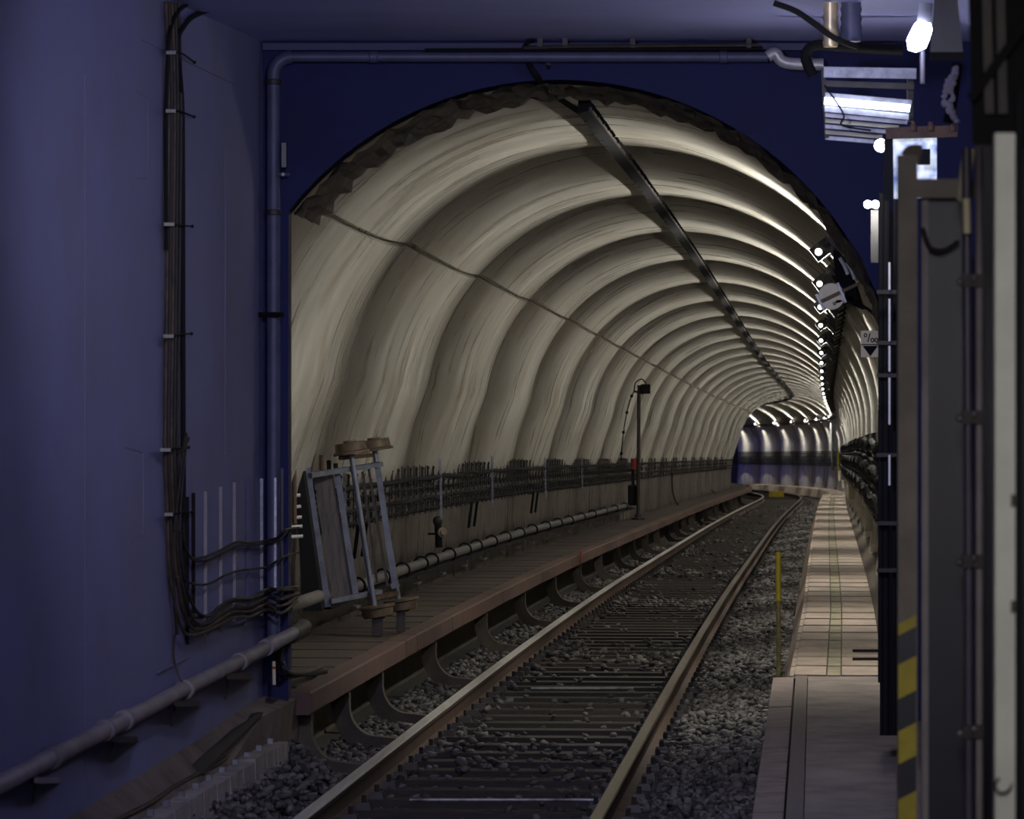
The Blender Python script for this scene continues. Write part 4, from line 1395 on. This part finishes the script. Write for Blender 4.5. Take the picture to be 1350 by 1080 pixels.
# plastic-wrapped cable, glittering
gl = empty('wrapped_cable', at(1252, 155, 15), 'crumpled shiny plastic wrapped cable hanging right of the sign box', 'cable')
mbw = MB()
for k in range(34):
    t = k / 33
    x = 1262 - 12 * math.sin(t * 3) + rnd.uniform(-7, 6) * (.2 + math.sin(math.pi * min(1, t * 1.1)))
    c = at(x, 88 + 72 * t, 15 + rnd.uniform(-.03, .03))
    mbw.ball(c, rnd.uniform(.008, .015), 6, 4, (1, 1, rnd.uniform(.6, 1.5)))
mbw.build('wrap', mat('crumpled_film', (.85, .80, .82), .3, 0.0), gl)
MB().tube(smooth_path([at(1262, 84, 15.05), at(1256, 130, 15.05), at(1250, 162, 15.05)], 5), .02, 8).build('core', MT['black'], gl)

# dark speaker box and steel housing under the ceiling at the far right
hs = empty('ceiling_housing', at(1250, 40, 15), 'grey sheet metal housing right beside the glowing bulb', 'housing')
MB().hexa([at(1226, 72, 15.2), at(1270, 72, 15.2), at(1270, 72, 15.6), at(1226, 72, 15.6), at(1232, -6, 15.2), at(1262, -6, 15.2), at(1262, -6, 15.6), at(1232, -6, 15.6)]).build('shell', MT['pale'], hs)
MB().bar(at(1226, 74, 15.15), at(1270, 74, 15.15), .02, .03).build('rim', MT['dark_steel'], hs)
bx = empty('equipment_box', at(1320, 180, 9), 'large black equipment box hanging in the top right corner', 'box')
MB().hexa([at(1282, 190, 9), at(1420, 205, 9), at(1420, 205, 9.5), at(1282, 190, 9.5), at(1276, -40, 9), at(1420, -40, 9), at(1420, -40, 9.5), at(1276, -40, 9.5)]).build('case', MT['black'], bx)
for x in (1300, 1318):
    MB().bar(at(x, -20, 8.97), at(x + 4, 150, 8.97), .012, .02).build('edge_strip', MT['dark_steel'], bx)
MB().bar(at(1280, 130, 8.96), at(1360, 20, 8.96), .02, .02).build('brace', MT['black'], bx)

# ------------------------------------------------------------------ platform-end gate in front, right
zg = 11.0
gt = empty('platform_gate', at(1195, 1300, zg), 'grey brown steel gate frame with rounded top corner and yellow black stripes below', 'gate')
pw = .050
MB().tube(smooth_path([at(1196, 1400, zg), at(1196, 900, zg), at(1196, 400, zg), at(1196, 225, zg), at(1198, 210, zg), at(1204, 203, zg), at(1214, 204, zg)], 5), .026, 4).build('corner_tube', MT['frame'], gt)
MB().bar(at(1183.5 + 12.5, 1400, zg - .02), at(1196, 205, zg - .02), .053, .03, (1, 0, 0)).build('post', MT['frame'], gt)
MB().bar(at(1200, 249, zg - .01), at(1292, 249, zg - .01), .05, .052).build('top_bar', MT['frame'], gt)
MB().bar(at(1219, 1400, zg + .03), at(1219, 262, zg + .03), .018, .03, (1, 0, 0)).build('side_angle', MT['pipe'], gt)
MB().hexa([at(1224, 1400, zg + .05), at(1276, 1400, zg + .05), at(1276, 1400, zg + .07), at(1224, 1400, zg + .07), at(1224, 262, zg + .05), at(1276, 262, zg + .05), at(1276, 262, zg + .07), at(1224, 262, zg + .07)]).build('panel', MT['navy'], gt)
for i, (ya, yb) in enumerate(((818, 838), (872, 922), (960, 1008), (1050, 1096), (1140, 1188))):
    sl_ = 12
    MB().hexa([at(1184.2, yb, zg - .037), at(1208, yb - sl_, zg - .037), at(1208, yb - sl_, zg - .034), at(1184.2, yb, zg - .034),
               at(1184.2, ya + sl_ * .4, zg - .037), at(1208, ya - sl_ * .6, zg - .037), at(1208, ya - sl_ * .6, zg - .034), at(1184.2, ya + sl_ * .4, zg - .034)]).build('stripe', MT['yellow'], gt)
for i, (ya, yb) in enumerate(((838, 872), (922, 960), (1008, 1050), (1096, 1140))):
    MB().hexa([at(1184.2, yb + 5, zg - .036), at(1208, yb - 7, zg - .036), at(1208, yb - 7, zg - .0345), at(1184.2, yb + 5, zg - .0345),
               at(1184.2, ya, zg - .036), at(1208, ya - 12, zg - .036), at(1208, ya - 12, zg - .0345), at(1184.2, ya, zg - .0345)]).build('dark_stripe', MT['navy'], gt)
MB().tube(smooth_path([at(1216, 300, zg - .03), at(1226, 326, zg - .03), at(1245, 330, zg - .03), at(1264, 318, zg - .03)], 6), .007, 6).build('wire_loop', MT['dark_steel'], gt)
# riser pipes with clamps behind the gate
zq = 10.6
for k, (x, r, m, lab) in enumerate(((1277, .013, 'riser', 'dark purple riser pipe with clamps beside the gate panel'), (1291, .011, 'pipe', 'lighter grey riser pipe right of the dark purple one'))):
    rp = empty('riser_pipe', at(x, 1300, zq), lab, 'pipe', 'riser pipes by the gate')
    MB().tube([at(x, 1400, zq), at(x, 700, zq), at(x - (3 if k == 0 else 0), 195, zq)], r, 10).build('pipe_run', MT[m], rp, smooth=True)
    for y in (370, 550, 740, 965):
        MB().bar(at(x - 9, y, zq - .02), at(x + 6, y, zq - .02), .022, .035).build('clamp', MT['dark_steel'], rp)
        if k == 0:
            MB().ball(at(x - 11, y + 2, zq - .03), .011, 8, 6).build('bolt', MT['steel'], rp, smooth=True)
            MB().ball(at(x + 8, y - 4, zq - .03), .009, 8, 6).build('bolt', MT['steel'], rp, smooth=True)
o = MB().tube(smooth_path([at(1278, 196, zq + .1), at(1274, 225, zq + .1), at(1270, 262, zq + .05)], 4), .018, 8).build('white_pipe_end', MT['white'], smooth=True)
tag(o, 'short white pipe end above the gate bar beside the riser pipes', 'pipe')
o = MB().tube([at(1274, 262, zq - .05), at(1275, 308, zq - .05)], .011, 10).build('pale_sleeve', MT['white'], smooth=True)
tag(o, 'pale sleeve on the riser pipe just under the gate bar', 'sleeve')
# pale post at the right edge
zpp = 8.2
ppo = empty('pale_post', at(1324, 1200, zpp), 'tall pale grey flat post with a hook at the right edge', 'post')
MB().bar(at(1324, 1500, zpp), at(1324, 176, zpp), .041, .03, (1, 0, 0)).build('post', MT['pale'], ppo)
MB().bar(at(1343, 1500, zpp + .02), at(1343, 120, zpp + .02), .012, .03, (1, 0, 0)).build('back_edge', MT['black'], ppo)
MB().tube(smooth_path([at(1317, 1026, zpp - .025), at(1312, 1034, zpp - .03), at(1315, 1043, zpp - .035), at(1323, 1046, zpp - .035), at(1331, 1041, zpp - .03), at(1334, 1034, zpp - .025)], 5), .0025, 6).build('hook', MT['dark_steel'], ppo)
for y in (660, 800):
    MB().bar(at(1336, y - 8, zpp - .02), at(1336, y + 8, zpp - .02), .006, .01).build('hinge', MT['dark_steel'], ppo)
# dark back panel of the far right
mb = MB().hexa([at(1286, 1500, 12.4), at(1480, 1500, 12.4), at(1480, 1500, 12.5), at(1286, 1500, 12.5), at(1286, 150, 12.4), at(1480, 150, 12.4), at(1480, 150, 12.5), at(1286, 150, 12.5)])
tag(mb.build('screen_panel', MT['navy']), 'dark navy screen panel behind the pale post', 'panel')

# dark conduits beside the gate post
zk = 20.5
for k, (x, r, m, lab) in enumerate(((1161, .014, 'black', 'black conduit in front of the tunnel mouth, nearest the track'), (1168, .018, 'black', 'thick black conduit left of the gate post'), (1179, .010, 'black', 'thin black conduit close to the gate post'))):
    o = MB().tube([at(x, 968 if k else 900, zk), at(x, 600, zk), at(x + 1, 195 + 60 * (k == 0), zk)], r, 8).build('trackside_conduit', MT[m], smooth=True)
    tag(o, lab, 'conduit', 'black conduits by the gate post')
cbk = MB().hexa([at(1160, 970, 21.3), at(1184, 970, 21.3), at(1200, 970, 22), at(1166, 970, 22), at(1160, 280, 21.3), at(1184, 280, 21.3), at(1200, 280, 22), at(1166, 280, 22)])
tag(cbk.build('trackside_cabinet', MT['black']), 'tall black cabinet at the right edge of the tunnel mouth', 'cabinet')
mt_tube = MT['steel']
gt2 = empty('ladder_strip', at(1177, 560, zk - .1), 'narrow bright segmented strip on the black cabinet beside the gate', 'strip')
for ya, yb in ((346, 382), (394, 450), (456, 490), (498, 560), (600, 640)):
    MB().bar(at(1172.5, ya, zk - .12), at(1172.5, yb, zk - .12), .010, .01, (1, 0, 0)).build('segment', MT['chrome'], gt2)
for k, y in enumerate((385, 452, 495, 600, 690, 752)):
    o = MB().bar(at(1156, y, zk - .08), at(1182, y, zk - .08), .014, .02).build('conduit_clip', MT['dark_steel'])
    tag(o, 'dark clip across the black conduits by the gate, ' + ('highest', 'second from top', 'third from top', 'third from bottom', 'second from bottom', 'lowest')[k], 'clip', 'clips on the black conduits')

# ------------------------------------------------------------------ signs at the tunnel mouth
zs2 = 25.6
ds = empty('disc_sign', at(1096, 408, zs2), 'round white signal disc crossed by a slanting brown bar', 'sign')
nrm = Vector((-.12, -1, .0))
MB().disc_stack(at(1096, 391, zs2), nrm, [(0, .084), (.012, .086), (.016, .082), (.016, 0)], 32).build('disc', MT['white'], ds, smooth=True)
MB().bar(at(1066, 405, zs2 - .03), at(1136, 372, zs2 - .03), .036, .02).build('cross_bar', MT['amber'], ds)
MB().bar(at(1076, 388, zs2 - .05), at(1086, 409, zs2 - .05), .016, .012, (1, 0, 0)).build('clamp', MT['steel'], ds)
MB().bar(at(1104, 373, zs2 - .05), at(1115, 399, zs2 - .05), .016, .012, (1, 0, 0)).build('clamp', MT['steel'], ds)
MB().ball(at(1100, 400, zs2 - .03), .012, 8, 6).build('reflector', MT['cream'], ds, smooth=True)
MB().tube(smooth_path([at(1102, 398, zs2 - .02), at(1120, 397, zs2), at(1145, 408, zs2 + .1), at(1160, 425, zs2 + .1)], 5), .010, 6).build('lead', MT['black'], ds)

gs = empty('gradient_sign', at(1146, 472, 24.6), 'small cream plate with a per mille symbol over a black triangle', 'sign')
z0 = 24.6
MB().hexa([at(1135, 471, z0), at(1159, 471, z0), at(1159, 471, z0 + .01), at(1135, 471, z0 + .01), at(1135, 436, z0), at(1159, 436, z0), at(1159, 436, z0 + .01), at(1135, 436, z0 + .01)]).build('plate', MT['white'], gs)


def prism(pts, name, m, parent, za, zb_):
    n = len(pts)
    vs = [at(x, y, za) for x, y in pts] + [at(x, y, zb_) for x, y in pts]
    MB().add(vs, [tuple(range(n)), tuple(range(2 * n - 1, n - 1, -1))] + [(i, i + n, (i + 1) % n + n, (i + 1) % n) for i in range(n)]).build(name, m, parent)


prism([(1137, 456), (1157.5, 456), (1147.5, 470)], 'arrow', MT['black'], gs, z0 - .004, z0)
prism([(1135, 453.8), (1159, 453.8), (1159, 455), (1135, 455)], 'line', MT['black'], gs, z0 - .003, z0)
prism([(1146.5, 439), (1148, 439), (1144.6, 451), (1143.1, 451)], 'slash', MT['black'], gs, z0 - .004, z0)
for cx_, cy_, rr_ in ((1141, 442, 2.0), (1150, 448.5, 2.2), (1155.2, 448.5, 2.2)):
    pts = [at(cx_ + rr_ * math.cos(a) * .85, cy_ + rr_ * 1.15 * math.sin(a), z0 - .003) for a in [2 * math.pi * i / 14 for i in range(15)]]
    MB().tube(pts, .0036, 6, cap=False).build('ring', MT['black'], gs)

# junction gear on the right haunch near the disc: dark lamp brackets with bright fittings
for k, (x, y, z) in enumerate(((1113, 352, 25.9), (1122, 358, 26.0), (1127, 366, 26.1))):
    o = MB().tube(smooth_path([at(x - 6, y - 12, z), at(x, y - 2, z), at(x + 5, y + 10, z)], 5), [.012] * 11, 8).build('cable_gland', MT['chrome'], smooth=True)
    tag(o, ('bright metal gland above the round disc, nearest the lamp', 'bright metal gland above the round disc, middle one', 'bright metal gland above the round disc, nearest the wall')[k], 'gland', 'glands above the disc')
jb = empty('haunch_box', at(1118, 372, 26.4), 'dark junction box on the right haunch behind the round disc', 'box')
MB().hexa([at(1104, 392, 26.3), at(1136, 408, 26.3), at(1140, 408, 26.9), at(1106, 392, 26.9), at(1098, 330, 26.3), at(1112, 330, 26.3), at(1116, 330, 26.9), at(1100, 330, 26.9)]).build('case', MT['black'], jb)

# ------------------------------------------------------------------ cables low on the right tunnel wall
for i in range(9):
    v0 = 1.20 + .075 * i
    pts = [F(q, 2.38 - .03 * (i % 3), v0 + .03 * math.sin(q * 1.1 + i * 1.7) + .0) for q in span(26.2, 150, 1.4)] + [F(q, 2.38, v0) for q in span(152, SEND, 2)]
    o = MB().tube(pts, .026 + .008 * (i % 2), 7).build('wall_cable', MT['black'], smooth=True)
    tag(o, 'black sagging cable low on the right tunnel wall, ' + ('lowest of nine', 'second from the bottom', 'third from the bottom', 'fourth from the bottom', 'middle of nine', 'fourth from the top', 'third from the top', 'second from the top', 'topmost of nine')[i], 'cable', 'cable bank on the right wall')
kh = MB()
kh.bar((.04, 0, -.36), (.04, 0, .40), .03, .03)
for i in range(9):
    kh.bar((.04, 0, -.31 + .075 * i), (-.1, 0, -.31 + .075 * i), .02, .014)
    kh.ball((-.11, 0, -.29 + .075 * i), .022, 6, 4)
khm = kh.mesh('bracket', MT['dark_steel'])
s = 26.8
while s < 130:
    o = place('cable_bracket', khm, M(s, 2.44, 1.5))
    tag(o, 'dark bracket behind the cable bank on the right tunnel wall', 'bracket', 'brackets of the right wall cable bank')
    s += 1.1 if s < 60 else 2.2
for k, (x, y0, y1, w, m) in enumerate(((1144.5, 667, 700, 9, 'cream'), (1122, 641, 658, 8, 'cream'), (1112, 634, 644, 5, 'cream'), (1106.5, 622, 634, 3, 'white'))):
    u_ = 2.42
    z = (1.913 - u_) * 5300 / (1085.75 - x)
    z = max(z, 28)
    c0_, c1_ = at(x - w / 2, y1, z), at(x + w / 2, y0, z)
    bxx = empty('wall_box', c0_, ('largest and nearest cream box under the right cable bank', 'second cream box under the right cable bank', 'third small cream box under the right cable bank', 'tiny white box, farthest under the right cable bank')[k], 'box', 'boxes under the right cable bank')
    MB().box((c0_.x, z - .05, c0_.z), (c1_.x, z + .15, c1_.z), .006).build('case', MT[m], bxx)
    MB().box((c0_.x - .01, z - .06, c1_.z - .004), (c1_.x + .01, z + .16, c1_.z + .02), .004).build('lid', MT['pale'], bxx)
# bright ladder on the far outer wall
ld = empty('wall_ladder', F(166, 2.2, .6), 'thin pale ladder frame on the far outer wall of the bend', 'ladder')
for q in (165.6, 167.2):
    MB().tube([F(q, 2.2, 1.0), F(q, 2.15, 3.0)], .03, 6).build('stile', MT['steel'], ld)
for v in (1.4, 1.9, 2.4, 2.9):
    MB().tube([F(165.6, 2.18, v), F(167.2, 2.18, v)], .025, 6).build('rung', MT['steel'], ld)
o = MB().tube([F(163, 2.3, .75), F(163, 2.3, 1.9)], .035, 6).build('far_post', MT['yellow'])
tag(o, 'small yellow post on the far outer wall of the bend', 'post')
